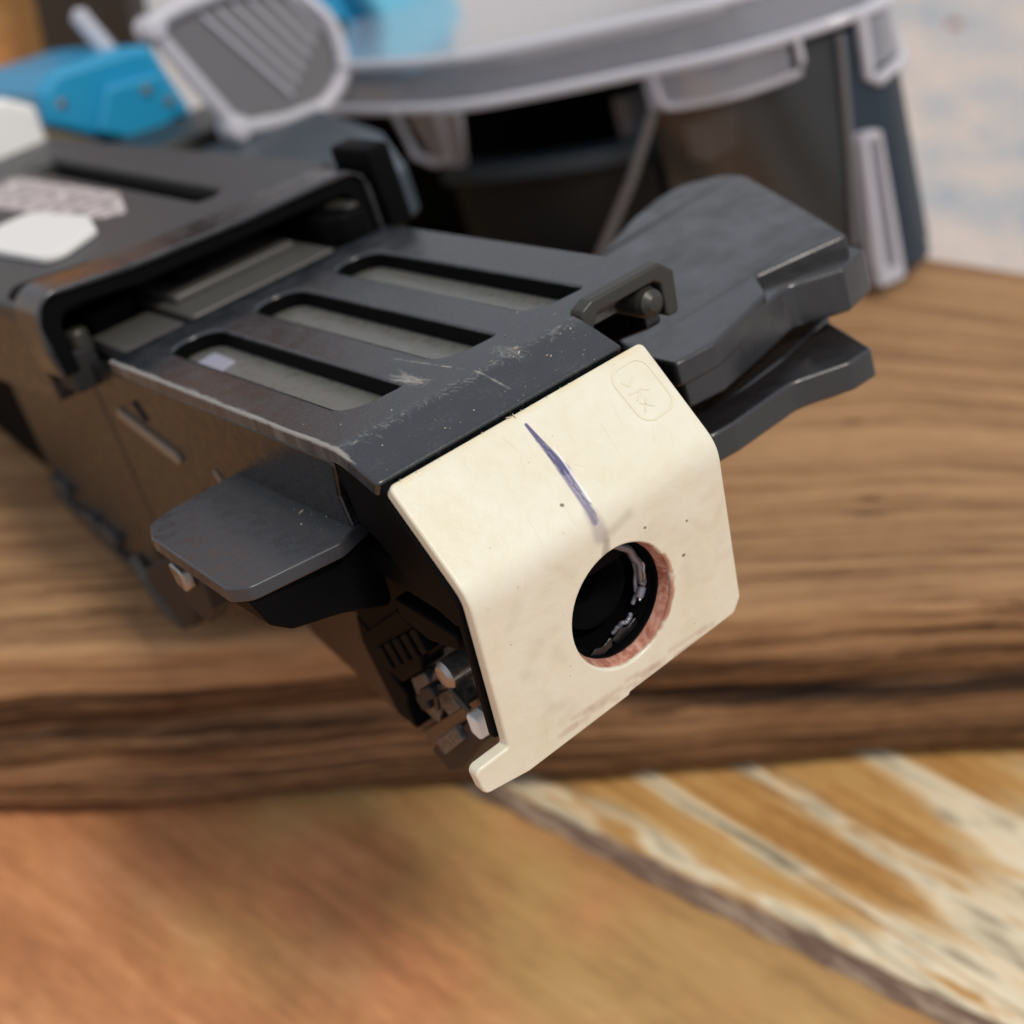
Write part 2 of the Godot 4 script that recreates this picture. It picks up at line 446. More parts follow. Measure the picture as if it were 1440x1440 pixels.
func cover_material() -> StandardMaterial3D:
	# 64 x 104 mm of black cover, 12 pixels per millimetre; greys are scuffs that stay where they are
	var w := 768
	var h := 1248
	var sc := 12.0
	var off := Vector2(-20, -16)
	var v := blend_noise(w, h, [[w, h, 91, 0.012, 0.5], [w, h, 92, 0.12, 0.5]])
	var im := colored(w, h, v, [[0.0, Color8(22, 24, 28)], [0.6, Color8(30, 33, 38)], [0.75, Color8(48, 49, 51)], [1.0, Color8(84, 82, 78)]])
	var rg := Image.create_from_data(w, h, false, Image.FORMAT_L8, v)
	rg.convert(Image.FORMAT_RGB8)
	for py in h:
		for px in w:
			var g := 0.17 + 0.22 * rg.get_pixel(px, py).r
			rg.set_pixel(px, py, Color(g, g, g))
	var marks := []
	for i in 620:
		var s := rng.randf_range(-11, 65)
		var len_ := rng.randf_range(0.6, 4.5)
		var u := -15.55 + absf(rng.randfn(0, 0.22))
		marks.append([Vector2(u, s), Vector2(u + rng.randf_range(-0.05, 0.12), s + len_), rng.randf_range(0.01, 0.07), rng.randf_range(0.2, 0.6)])
	for i in 230:
		var u := rng.randf_range(-15.5, 25)
		var s := 64.6 + rng.randfn(0, 0.55)
		marks.append([Vector2(u, s), Vector2(u + rng.randf_range(-0.5, 0.9), s + rng.randf_range(-0.5, 0.8)), rng.randf_range(0.02, 0.10), rng.randf_range(0.15, 0.5)])
	for i in 60:
		marks.append([Vector2(rng.randf_range(-0.6, 2.6), rng.randf_range(50.5, 60.5)), Vector2(rng.randf_range(0.2, 1.8), rng.randf_range(54, 60.5)), 0.12, 0.28])
	for i in 24:
		var k := rng.randf()
		marks.append([Vector2(4.2 + 2.6 * k, 47 + 22 * k), Vector2(4.4 + 2.6 * k, 48.5 + 22 * k), 0.12, 0.4])
	for i in 18:
		marks.append([Vector2(rng.randf_range(10, 13), rng.randf_range(60, 66)), Vector2(rng.randf_range(10, 14), rng.randf_range(60, 67)), 0.05, 0.4])
	for i in 120:
		var p := Vector2(rng.randf_range(-15, 39), rng.randf_range(-10, 76))
		marks.append([p, p + Vector2(rng.randf_range(-0.8, 0.8), rng.randf_range(-0.8, 0.8)), 0.02, rng.randf_range(0.08, 0.35)])
	for i in 14:
		var p := Vector2(rng.randf_range(-12, 34), rng.randf_range(-6, 60))
		marks.append([p, p + Vector2(rng.randf_range(-2, 2), rng.randf_range(3, 9)), 0.015, 0.25])
	for k in 3:
		for i in 34:
			var s := rng.randf_range(0, 57)
			var u: float = [-9.0, -0.4][rng.randi() % 2] + 15.4 * k
			marks.append([Vector2(u, s), Vector2(u, s + rng.randf_range(0.3, 2.6)), 0.03, rng.randf_range(0.08, 0.3)])
	for m_ in marks:
		stroke(im, sc, off, m_[0], m_[1], m_[2], m_[2], Color(0.60, 0.58, 0.55, m_[3]), 0.12)
		stroke(rg, sc, off, m_[0], m_[1], m_[2], m_[2], Color(0.7, 0.7, 0.7, m_[3]), 0.12)
	var m := StandardMaterial3D.new()
	m.albedo_texture = ImageTexture.create_from_image(im)
	m.roughness_texture = ImageTexture.create_from_image(rg)
	m.roughness = 1.0
	m.metallic_specular = 0.9
	m.uv1_scale = Vector3(1 / 64.0, 1 / 104.0, 1)
	m.uv1_offset = Vector3(20 / 64.0, 16 / 104.0, 0)
	m.texture_repeat = false
	m.heightmap_enabled = true
	m.heightmap_texture = grey_tex(w, h, v)
	m.heightmap_scale = 0.004
	return m


# ---------------------------------------------------------------- mesh helpers

func tri(st: SurfaceTool, a: Array, b: Array, c: Array) -> void:
	# each corner is [position, normal, uv]; wound clockwise as seen from the side the normals point to
	var g: Vector3 = (b[0] - a[0]).cross(c[0] - a[0])
	var order := [a, b, c] if g.dot(a[1] + b[1] + c[1]) < 0 else [a, c, b]
	for q in order:
		st.set_normal(q[1])
		st.set_uv(q[2])
		st.add_vertex(q[0])


func mapped(f: Callable, p: Vector3, n: Vector3) -> Array:
	var t := n.cross(Vector3.UP if absf(n.y) < 0.8 else Vector3.RIGHT).normalized()
	var b := n.cross(t)
	var e := 0.05
	var o: Vector3 = f.call(p)
	var tt: Vector3 = f.call(p + t * e) - o
	var bb: Vector3 = f.call(p + b * e) - o
	var nn := tt.cross(bb).normalized()
	if nn.dot((f.call(p + n * e) as Vector3) - o) < 0:
		nn = -nn
	if not nn.is_normalized():
		nn = Vector3.UP
	return [o * MM, nn, Vector2(p.x, p.y)]


func ccw(poly: PackedVector2Array) -> PackedVector2Array:
	var p := poly.duplicate()
	if Geometry2D.is_polygon_clockwise(p):
		p.reverse()
	return p


func signed_ccw(p: PackedVector2Array) -> PackedVector2Array:
	var a := 0.0
	for i in p.size():
		a += p[i].cross(p[(i + 1) % p.size()])
	var q := p.duplicate()
	if a < 0:
		q.reverse()
	return q


func rounded(pts: Array, r, n := 4) -> PackedVector2Array:
	# polygon with its corners rounded; r is one radius or one per corner
	var out := PackedVector2Array()
	var m := pts.size()
	for i in m:
		var p: Vector2 = pts[i]
		var a: Vector2 = pts[(i + m - 1) % m] - p
		var b: Vector2 = pts[(i + 1) % m] - p
		var rr: float = r[i] if r is Array else r
		var ang := absf(a.angle_to(b))
		var d := minf(rr / tan(ang / 2), minf(a.length(), b.length()) * 0.49) if ang < 3.1 else 0.0
		if d < 0.01:
			out.append(p)
			continue
		var s := p + a.normalized() * d
		var e := p + b.normalized() * d
		var mid := (a.normalized() + b.normalized()).normalized()
		var rad := d * tan(ang / 2)
		var c := p + mid * (rad / sin(ang / 2))
		var t0 := (s - c).angle()
		var sweep := wrapf((e - c).angle() - t0, -PI, PI)
		for k in n + 1:
			var t := t0 + sweep * k / n
			out.append(c + Vector2(cos(t), sin(t)) * rad)
	return signed_ccw(out)


func disc(c: Vector2, r: float, n := 48) -> PackedVector2Array:
	var out := PackedVector2Array()
	for i in n:
		out.append(c + Vector2(cos(TAU * i / n), sin(TAU * i / n)) * r)
	return out


func oval(c: Vector2, a: float, b: float, n := 48) -> PackedVector2Array:
	var out := PackedVector2Array()
	for i in n:
		out.append(c + Vector2(cos(TAU * i / n) * a, sin(TAU * i / n) * b))
	return out


func dense(loop: PackedVector2Array, step: float) -> PackedVector2Array:
	var out := PackedVector2Array()
	for i in loop.size():
		var a := loop[i]
		var b := loop[(i + 1) % loop.size()]
		var k := maxi(1, int(ceil(a.distance_to(b) / step)))
		for j in k:
			out.append(a.lerp(b, float(j) / k))
	return out


func out_normals(loop: PackedVector2Array) -> Array:
	# [miter offset, unit normal] per vertex; to the right of the direction of travel
	var res := []
	var n := loop.size()
	for i in n:
		var a := (loop[i] - loop[(i + n - 1) % n]).normalized()
		var b := (loop[(i + 1) % n] - loop[i]).normalized()
		var na := Vector2(a.y, -a.x)
		var nb := Vector2(b.y, -b.x)
		var m := (na + nb)
		m = m.normalized() if m.length() > 0.01 else na
		res.append([m / maxf(0.5, m.dot(nb)), m, na, nb])
	return res


func slab(st: SurfaceTool, outline: PackedVector2Array, holes: Array, lo: float, hi: float, r: float, f: Callable, cuts: Array = [], step := 0.0) -> void:
	# a plate of that outline between heights lo and hi with rounded edges, carried into the tool by f
	var loops := [signed_ccw(outline)]
	for h in holes:
		var q := signed_ccw(h)
		q.reverse()
		loops.append(q)
	r = minf(r, (hi - lo) * 0.49)
	var faces: Array = []
	var arcs := 3 if r > 0.0 else 0
	for l in loops.size():
		var loop: PackedVector2Array = dense(loops[l], step) if step > 0.0 else loops[l]
		var nn := out_normals(loop)
		var inset := PackedVector2Array()
		for i in loop.size():
			inset.append(loop[i] - nn[i][0] * r)
		faces.append(inset)
		var prof := []   # [offset, height, normal out, normal up]
		for k in arcs + 1:
			var t := PI / 2 * k / maxf(arcs, 1)
			prof.append([-r + r * sin(t), lo + r - r * cos(t), sin(t), -cos(t)] if arcs > 0 else [0.0, lo, 1.0, 0.0])
		for k in arcs + 1:
			var t := PI / 2 * k / maxf(arcs, 1)
			prof.append([-r + r * cos(t), hi - r + r * sin(t), cos(t), sin(t)] if arcs > 0 else [0.0, hi, 1.0, 0.0])
		for i in loop.size():
			var j := (i + 1) % loop.size()
			var sharp_i: bool = nn[i][2].dot(nn[i][3]) < 0.75
			var sharp_j: bool = nn[j][2].dot(nn[j][3]) < 0.75
			var ni: Vector2 = nn[i][3] if sharp_i else nn[i][1]
			var nj: Vector2 = nn[j][2] if sharp_j else nn[j][1]
			for k in prof.size() - 1:
				var a: Array = prof[k]
				var b: Array = prof[k + 1]
				if absf(a[1] - b[1]) < 1e-5 and absf(a[0] - b[0]) < 1e-5:
					continue
				var q := []
				for c in [[i, a, ni], [j, a, nj], [j, b, nj], [i, b, ni]]:
					var p: Vector2 = loop[c[0]] + nn[c[0]][0] * c[1][0]
					var nv := Vector3(c[2].x * c[1][2], c[2].y * c[1][2], c[1][3]).normalized()
					q.append(mapped(f, Vector3(p.x, p.y, c[1][1]), nv))
				tri(st, q[0], q[1], q[2])
				tri(st, q[0], q[2], q[3])
	# caps, cut into strips so that holes open and bends stay round
	var outer: PackedVector2Array = faces[0]
	var box := Rect2(outer[0], Vector2.ZERO)
	for p in outer:
		box = box.expand(p)
	var rows := cuts.duplicate()
	for l in range(1, faces.size()):
		var c := Vector2.ZERO
		for p in faces[l]:
			c += p / faces[l].size()
		rows.append(c.y)
	rows.append(box.position.y - 1.0)
	rows.append(box.end.y + 1.0)
	rows.sort()
	for k in rows.size() - 1:
		if rows[k + 1] - rows[k] < 1e-4:
			continue
		var band := PackedVector2Array([Vector2(box.position.x - 1, rows[k]), Vector2(box.end.x + 1, rows[k]), Vector2(box.end.x + 1, rows[k + 1]), Vector2(box.position.x - 1, rows[k + 1])])
		var polys: Array = []
		polys.append_array(Geometry2D.intersect_polygons(outer, band))
		for l in range(1, faces.size()):
			var next := []
			for poly in polys:
				next.append_array(Geometry2D.clip_polygons(poly, signed_ccw(faces[l])))
			polys = next
		for poly in polys:
			var idx := Geometry2D.triangulate_polygon(poly)
			for side in [[hi, 1.0], [lo, -1.0]]:
				for t in range(0, idx.size(), 3):
					var q := []
					for c in 3:
						var p: Vector2 = poly[idx[t + c]]
						q.append(mapped(f, Vector3(p.x, p.y, side[0]), Vector3(0, 0, side[1])))
					tri(st, q[0], q[1], q[2])


func lathe(st: SurfaceTool, prof: Array, n: int, f: Callable, centre := Vector2.ZERO, wobble := 0.0) -> void:
	# prof: closed list of Vector2(radius, height), revolved about the height axis
	for k in prof.size():
		var a: Vector2 = prof[k]
		var b: Vector2 = prof[(k + 1) % prof.size()]
		var d := b - a
		if d.length() < 1e-5:
			continue
		var nr := Vector2(d.y, -d.x).normalized()
		for i in n:
			var q := []
			for c in [[i, a], [i + 1, a], [i + 1, b], [i, b]]:
				var t: float = TAU * c[0] / n
				var e := Vector2(cos(t), sin(t))
				var rr: float = c[1].x * (1.0 + wobble * (sin(t * 5.0 + 1.0) + sin(t * 11.0) * 0.6 + sin(t * 23.0 + 2.0) * 0.35))
				q.append(mapped(f, Vector3(centre.x + e.x * rr, centre.y + e.y * rr, c[1].y), Vector3(e.x * nr.x, e.y * nr.x, nr.y)))
			tri(st, q[0], q[1], q[2])
			tri(st, q[0], q[2], q[3])


func tube(st: SurfaceTool, pts: Array, r: float, n := 10, closed := false) -> void:
	# a round bar through points in tool millimetres
	var m := pts.size()
	var rings := []
	for i in m:
		var d: Vector3
		if closed:
			d = (pts[(i + 1) % m] - pts[(i + m - 1) % m]).normalized()
		else:
			d = (pts[mini(i + 1, m - 1)] - pts[maxi(i - 1, 0)]).normalized()
		var x := d.cross(Vector3.UP if absf(d.y) < 0.9 else Vector3.RIGHT).normalized()
		var y := d.cross(x)
		var ring := []
		for k in n:
			var e := x * cos(TAU * k / n) + y * sin(TAU * k / n)
			ring.append([(pts[i] + e * r) * MM, e, Vector2(i, k)])
		rings.append(ring)
	for i in (m if closed else m - 1):
		var u: Array = rings[i]
		var w: Array = rings[(i + 1) % m]
		for k in n:
			var l := (k + 1) % n
			tri(st, u[k], u[l], w[l])
			tri(st, u[k], w[l], w[k])
	if not closed:
		for e in [[0, -1], [m - 1, 1]]:
			var d: Vector3 = ((pts[1] - pts[0]) if e[0] == 0 else (pts[m - 1] - pts[m - 2])).normalized() * e[1]
			var tip := [(pts[e[0]] + d * r * 0.6) * MM, d, Vector2.ZERO]
			for k in n:
				tri(st, rings[e[0]][k], rings[e[0]][(k + 1) % n], tip)


func begin() -> SurfaceTool:
	var st := SurfaceTool.new()
	st.begin(Mesh.PRIMITIVE_TRIANGLES)
	return st


func part(called: String, st: SurfaceTool, material: Material, parent: Node) -> MeshInstance3D:
	var o := MeshInstance3D.new()
	o.name = called
	o.mesh = st.commit()
	o.material_override = material
	parent.add_child(o, true)
	return o


func tag(o: Node, label: String, category := "", kind := "") -> void:
	if label:
		o.set_meta("label", label)
	if category:
		o.set_meta("category", category)
	if kind:
		o.set_meta("kind", kind)


func v2(a: Array) -> Array:
	var out := []
	for p in a:
		out.append(Vector2(p[0], p[1]))
	return out


# frames: which tool axes the outline's (u, v) and the height run along
func fy(p: Vector3) -> Vector3: return Vector3(p.x, p.z, p.y) - BASE       # u = x, v = z, height = y
func fx(p: Vector3) -> Vector3: return Vector3(p.z, p.y, p.x) - BASE       # u = z, v = y, height = x
func fz(p: Vector3) -> Vector3: return Vector3(p.x, p.y, p.z) - BASE       # u = x, v = y, height = z


func bend_table(z: float, y: float, stops: Array, s0: float) -> Array:
	# walks a profile whose slope below the cover (degrees) is given along its length
	var out := [s0, z, y]
	var pts := []
	var s: float = stops[0][0]
	while s <= stops[stops.size() - 1][0] + 0.01:
		var ang: float = stops[stops.size() - 1][1]
		for k in stops.size() - 1:
			if s <= stops[k + 1][0]:
				ang = lerpf(stops[k][1], stops[k + 1][1], smoothstep(0, 1, (s - stops[k][0]) / maxf(stops[k + 1][0] - stops[k][0], 1e-5)))
				break
		ang = deg_to_rad(ang)
		pts.append([z, y, ang])
		z += cos(ang) * 0.1
		y -= sin(ang) * 0.1
		s += 0.1
	out.append(pts)
	return out


func on_profile(table: Array, x0: float, p: Vector3) -> Vector3:
	var pts: Array = table[3]
	var k: float = (p.y - table[0]) / 0.1
	var i := clampi(int(floor(k)), 0, pts.size() - 2)
	var t: float = k - i
	var a: Array = pts[i]
	var b: Array = pts[i + 1]
	var ang := lerpf(a[2], b[2], clampf(t, 0, 1))
	var zz: float = a[0] + (b[0] - a[0]) * t
	var yy: float = a[1] + (b[1] - a[1]) * t
	return Vector3(x0 + p.x, yy + cos(ang) * p.z, zz + sin(ang) * p.z) - BASE


func f_cream(p: Vector3) -> Vector3: return on_profile(cream_profile, -15.14, p)
func f_hole(p: Vector3) -> Vector3: return f_cream(Vector3(p.x, 30.3 + (p.y - 30.3) * 1.085, p.z))
func f_cover(p: Vector3) -> Vector3: return on_profile(cover_profile, 0.0, p)


# ---------------------------------------------------------------- the setting

func world_mm(p: Vector3) -> Vector3: return p


func build_bench() -> void:
	var bench := Node3D.new()
	bench.name = "bench_top"
	tag(bench, "workbench top of worn orange and pale-smeared boards below the dark plank", "workbench")
	bench.position = Vector3(0, -0.05, -0.2)
	add_child(bench)
	var dirn := Vector2(0.78, -0.6258).normalized()   # along the boards, in x and -z
	var along := Vector3(0.78, 0, 0.6258)
	var across := Vector3(0.6258, 0, -0.78)
	# seams between boards: [offset across the grain at u = -120, slope], millimetres
	var seams := [[-420, 0.0], [-290, 0.0], [-130, 0.0], [36, 0.0], [173.8, 0.124], [195.5, -0.037], [216.5, -0.12], [243, -0.12], [272, -0.1], [310, -0.1]]
	var ends := [-600.0, -400.0, -260.0]
	for i in 56:
		ends.append(-200.0 + i * 4.0)
	for k in seams.size() - 1:
		var st := begin()
		var loop := PackedVector2Array()
		for u in ends:
			loop.append(Vector2(u, seams[k][0] + seams[k][1] * (u + 120.0) - 0.02 + ((1.9 + 0.25 * sin(u * 0.17 + 1.0) + 0.35 * sin(u * 0.53)) if k == 4 else 0.0)))
		var back := ends.duplicate()
		back.reverse()
		for u in back:
			loop.append(Vector2(u, seams[k + 1][0] + seams[k + 1][1] * (u + 120.0) + 0.02 - ((3.3 + 0.25 * sin(u * 0.11) + 0.35 * sin(u * 0.47)) if k == 3 else 0.0)))
		var lift := [0.0, 0.0, 0.0, 0.0, -0.7, -0.5, -0.62, -0.46, -0.56][k] as float
		var f := func(p: Vector3) -> Vector3:
			return along * p.x + across * (p.y + 0.25 * sin(p.x * 0.05 + k)) + Vector3(0, p.z, 200.0)
		slab(st, loop, [], -18.0, lift, 1.8 if k < 5 else 0.25, f)
		var base: StandardMaterial3D = mats.orange_wood if k <= 3 else mats.smeared_wood
		var m: StandardMaterial3D = base.duplicate()
		if k <= 3:
			m.uv1_scale = Vector3(1 / 240.0, 1 / 150.0, 1)
			m.uv1_offset = Vector3(0.13 + k * 0.317, -36.0 / 150.0, 0)
		part("board", st, m if k <= 3 else mats.smeared_wood, bench)
	for k in 3:
		var st := begin()
		slab(st, PackedVector2Array([Vector2(20.6 + k * 100, -420), Vector2(120 + k * 100, -420), Vector2(120 + k * 100, 310), Vector2(20.6 + k * 100, 310)]), [], -18.0, -0.3, 1.0, func(p): return along * p.x + across * p.y + Vector3(0, p.z, 200.0))
		part("board", st, mats.bench_end, bench)
	var fill := begin()
	slab(fill, PackedVector2Array([Vector2(-400, 132), Vector2(20, 186.0), Vector2(20, 195.5), Vector2(-400, 144)]), [], -12.0, -1.5, 0.6, func(p): return along * p.x + across * p.y + Vector3(0, p.z, 200.0))
	part("joint_filler", fill, mats.grime_fill, bench)
	var st2 := begin()
	var f2 := func(p: Vector3) -> Vector3: return along * p.x + across * p.y + Vector3(0, p.z, 200.0)
	slab(st2, PackedVector2Array([Vector2(-600, -420), Vector2(320, -420), Vector2(320, 300), Vector2(-600, 300)]), [], -30.0, -18.5, 0.5, f2)
	part("underside_panel", st2, mats.seam, bench)


func plank_front(x: float) -> float:
	return -221.0 - 0.085 * x


func build_plank() -> void:
	# profile from the back of the top round the front edge to the underside: [distance behind the front line, height]
	var prof := [[140, -1.5], [139, -0.2], [137, 0]]
	for k in range(1, 60):
		prof.append([137 - k * 2.2, 0.0])
	prof.append_array([[6.5, 0.0], [5, -0.05], [3.4, -0.5], [2.0, -1.4], [1.0, -2.8], [0.4, -4.6], [0.0, -7], [-0.3, -10], [-0.2, -13], [0.1, -16], [0.5, -18.5], [1.2, -20.2], [2.6, -21.6], [3.8, -22.6], [4.2, -23.8], [3.6, -25.2], [2.2, -26.4], [1.0, -27.8], [0.5, -30], [0.2, -34], [0.1, -38], [0.3, -42], [0.9, -45], [2.2, -47.2], [4.2, -48.2], [20, -48.3], [139, -48.3]])
	var n := FastNoiseLite.new()
	n.seed = 5
	n.frequency = 0.012
	var rows := []
	var xs := []
	var x := -330.0
	while x <= 330.0:
		xs.append(x)
		x += 4.0
	for k in prof.size():
		var row := []
		for i in xs.size():
			var d: float = prof[k][0]
			var y: float = prof[k][1]
			var near := clampf(1.0 - d / 30.0, 0, 1)
			var wob := n.get_noise_2d(xs[i] * 0.7, y * 3.0) * 3.2 * near + n.get_noise_2d(xs[i] * 3.0, y * 9.0 + 50.0) * 0.9 * near
			var lift := n.get_noise_2d(xs[i] * 0.35 + 300, d * 2.2) * (0.55 if y > -3 else 0.0)
			var groove := 1.0 + 0.5 * n.get_noise_2d(xs[i] * 0.5, 900)
			var dd := d + wob
			if y < -19 and y > -28:
				dd = d * groove + wob
			# the back edge runs skew to the front one on the right
			var back := 0.0
			if xs[i] > 90:
				back = -(xs[i] - 90) * 0.42
			elif d > 0:
				back = 0.0
			var z: float = plank_front(xs[i]) - dd * (1.0 + back / 140.0)
			row.append(Vector3(xs[i], y + lift - 0.2, z + 260.0) * MM)
		rows.append(row)
	var st := begin()
	var arc := 0.0
	for k in prof.size() - 1:
		var step := Vector2(prof[k][0], prof[k][1]).distance_to(Vector2(prof[k + 1][0], prof[k + 1][1]))
		for i in xs.size() - 1:
			var p: Array = [rows[k][i], rows[k][i + 1], rows[k + 1][i + 1], rows[k + 1][i]]
			var uv := [Vector2(xs[i], arc), Vector2(xs[i + 1], arc), Vector2(xs[i + 1], arc + step), Vector2(xs[i], arc + step)]
			for t in [[0, 1, 2], [0, 2, 3]]:
				for c in t:
					st.set_uv(uv[c] / 300.0 + Vector2(0.5, 0.1))
					st.set_smooth_group(0)
					st.add_vertex(p[c])
		arc += step
	st.index()
	st.generate_normals()
	var plank := MeshInstance3D.new()
	plank.name = "plank"
	plank.mesh = st.commit()
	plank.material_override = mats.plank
	plank.position = Vector3(0, 0, -0.26)
	tag(plank, "thick dark brown plank with rounded grooved front edge, lying across the bench", "plank")
	add_child(plank)


func build_background() -> void:
	var st := begin()
	var f := func(p: Vector3) -> Vector3: return Vector3(p.x, p.y, p.z)
	slab(st, PackedVector2Array([Vector2(-6000, -6000), Vector2(6000, -6000), Vector2(6000, 6000), Vector2(-6000, 6000)]), [], -100, 0, 1.0, func(p): return Vector3(p.x, p.z, p.y))
	var m: StandardMaterial3D = mats.concrete.duplicate()
	m.uv1_scale = Vector3(1 / 280.0, 1 / 280.0, 1)
	var ground := part("ground", st, m, self)
	ground.position = Vector3(0, -0.22, 0)
	tag(ground, "mottled pale grey concrete floor behind the plank", "", "structure")
	var spot := begin()
	slab(spot, rounded(v2([[-3, -5.4], [4.5, -7], [6.4, 1.6], [1.4, 6.2], [-3.8, 3.4]]), 2.0), [], 0.002, 0.6, 0.1, func(p): return Vector3(p.x, p.z, p.y))
	var s := part("rust_spot", spot, std(Color8(150, 80, 48), 0.8), self)
	s.position = Vector3(0.3032, -0.22, -1.0396)
	tag(s, "small reddish brown rust spot on the concrete floor, top right", "stain")
	st = begin()
	slab(st, rounded(v2([[-60, 0], [22, 0], [22, 420], [-60, 420]]), 2.0), [], -12, 12, 1.0, f)
	var om: StandardMaterial3D = mats.orange_wood.duplicate()
	om.uv1_scale = Vector3(1 / 120.0, 1 / 300.0, 1)
	om.albedo_color = Color(1.0, 0.95, 0.8)
	var board := part("orange_board", st, om, self)
	board.position = Vector3(-0.182, -0.25, -0.46)
	board.rotation_degrees = Vector3(-24, 0, 0)
	tag(board, "bright orange wooden board standing at the far left behind the tool", "board")
	st = begin()
	slab(st, rounded(v2([[-16, 0], [16, 0], [16, 400], [-16, 400]]), 2.0), [], -14, 14, 1.5, f)
	var post := part("dark_post", st, mats.post_dark, self)
	post.position = Vector3(-0.146, -0.3, -0.53)
	tag(post, "dark brown wooden post between the orange board and the tool", "post")


# ---------------------------------------------------------------- the tool

func tool_root(called: String, label: String, category: String) -> Node3D:
	var o := Node3D.new()
	o.name = called
	o.transform = Transform3D(tool_basis, tool_zero + tool_basis * (BASE * MM))
	tag(o, label, category)
	add_child(o)
	return o


func build_tool() -> void:
	var t := tool_root("screw_gun", "teal and black auto-feed screw gun with a worn cream nose plate, lying on the plank", "screw gun")
	build_nose_plate(t)
	build_cover(t)
	build_nose_body(t)
	build_lever(t)
	build_rear_housing(t)
	build_guides(t)
	build_driver(t)
	build_drum(tool_root("drum_case", "dark round case with clear lid and smoky window, standing behind the black screw guides", "case"))


func build_nose_plate(t: Node3D) -> void:
	var st := begin()
	var hole_c := Vector2(21.0, 30.3)
	var outline := rounded(v2([[0, 0], [40, 0], [40, 40.6], [38.6, 42.6], [19.6, 43.6], [19.2, 44.0], [2.2, 44.9], [-4.6, 43.9], [-5.2, 39.6], [0.2, 39.3]]), [0.9, 0.9, 0.7, 1.2, 0.2, 0.2, 2.0, 1.2, 1.0, 0.4])
	var cuts := []
	for k in 30:
		cuts.append(13.0 + k * 0.25)
	for k in 9:
		cuts.append(22.3 + k * 2.0)
	slab(st, outline, [oval(hole_c, 8.05, 8.75, 72)], -2.0, 0.0, 0.4, f_cream, cuts, 0.5)
	var plate := part("nose_plate", st, mats.cream, t)
	tag(plate, "worn cream coated nose plate with a round hole and a pen line")
	# moulded badge near the far corner: rounded frame and short strokes standing proud
	st = begin()
	slab(st, rounded(v2([[32.6, 1.5], [38.8, 1.3], [38.9, 9.5], [33.0, 9.8]]), 2.0, 6), [rounded(v2([[32.95, 1.85], [38.45, 1.65], [38.55, 9.15], [33.35, 9.45]]), 1.7, 6)], -0.05, 0.1, 0.07, f_cream)
	var badge := part("badge_frame", st, mats.cream_plain, plate)
	st = begin()
	for s in [[[33.9, 3.4], [34.5, 4.3]], [[34.5, 4.3], [35.8, 3.5]], [[33.7, 5.2], [35.6, 5.3]], [[35.6, 5.3], [36.6, 5.9]], [[35.6, 5.3], [34.2, 6.4]], [[35.4, 6.7], [34.2, 8.1]], [[34.3, 6.8], [35.8, 8.0]]]:
		var a := Vector2(s[0][0], s[0][1])
		var b := Vector2(s[1][0], s[1][1])
		var d := (b - a).normalized().orthogonal() * 0.14
		slab(st, signed_ccw(PackedVector2Array([a - d, b - d, b + d, a + d])), [], -0.05, 0.09, 0.06, f_cream)
	part("badge_mark", st, mats.cream_plain, plate)
	# worn lip of the hole
	st = begin()
	lathe(st, [Vector2(8.25, -0.5), Vector2(8.25, -2.05), Vector2(7.62, -2.05), Vector2(7.66, -1.7), Vector2(7.84, -1.0), Vector2(8.0, -0.5)], 96, f_hole, hole_c, 0.004)
	part("hole_rim", st, mats.worn_red, plate)
	# backing plate and the bore behind the hole
	st = begin()
	cuts = []
	for k in 30:
		cuts.append(13.0 + k * 0.25)
	slab(st, rounded(v2([[-0.35, 1.0], [39.0, 1.0], [39.0, 39.5], [-0.35, 38.8]]), 0.5), [oval(hole_c, 7.5, 8.1, 48)], -3.3, -2.05, 0.3, f_cream, cuts, 0.5)
	part("backing_plate", st, mats.pitch, t)
	st = begin()
	lathe(st, [Vector2(8.4, -3.35), Vector2(8.4, -30), Vector2(0.02, -30), Vector2(0.02, -29), Vector2(7.1, -29), Vector2(7.1, -3.35)], 56, f_hole, hole_c)
	part("bore_sleeve", st, mats.pitch, t)
	# torn bright edge of the liner, only along the far side
	for q in [[6.35, -3.7, -1.35, 0.55, 0.58], [6.15, -4.4, -1.1, 0.75, 0.30], [6.5, -3.5, -0.2, 0.62, 0.22], [6.3, -4.2, 0.95, 1.5, 0.34]]:
		st = begin()
		var arc := []
		for k in 22:
			var g := k / 21.0
			var a := lerpf(q[2], q[3], g)
			var rr: float = q[0] + 0.18 * sin(g * 9.0 + q[0] * 7.0) + 0.1 * sin(g * 23.0)
			arc.append(f_hole(Vector3(hole_c.x + cos(a) * rr, hole_c.y + sin(a) * rr, q[1] + 0.25 * sin(g * 6.0))))
		tube(st, arc, q[4], 10)
		part("bore_liner", st, mats.liner if q[4] > 0.25 else mats.metal, t)
	for q in [[1.3, 6.7, -3.2], [2.0, 7.1, -2.7]]:
		st = begin()
		var c: Vector2 = hole_c + Vector2(cos(q[0]), sin(q[0])) * q[1]
		slab(st, rounded(v2([[c.x - 2.4, c.y - 0.1], [c.x - 0.6, c.y - 0.9], [c.x + 0.5, c.y - 0.5], [c.x + 2.2, c.y - 1.2], [c.x + 2.0, c.y + 0.2], [c.x + 0.3, c.y + 0.6], [c.x - 1.6, c.y + 0.9]]), 0.25), [], q[2] - 0.35, q[2], 0.12, f_hole)
		part("bore_flake", st, mats.gloss, t)
	st = begin()
	lathe(st, [Vector2(5.4, -6.0), Vector2(5.4, -18), Vector2(3.4, -18), Vector2(3.6, -9.0), Vector2(4.8, -6.0)], 40, f_hole, hole_c)
	part("bore_collar", st, mats.void_black, t)


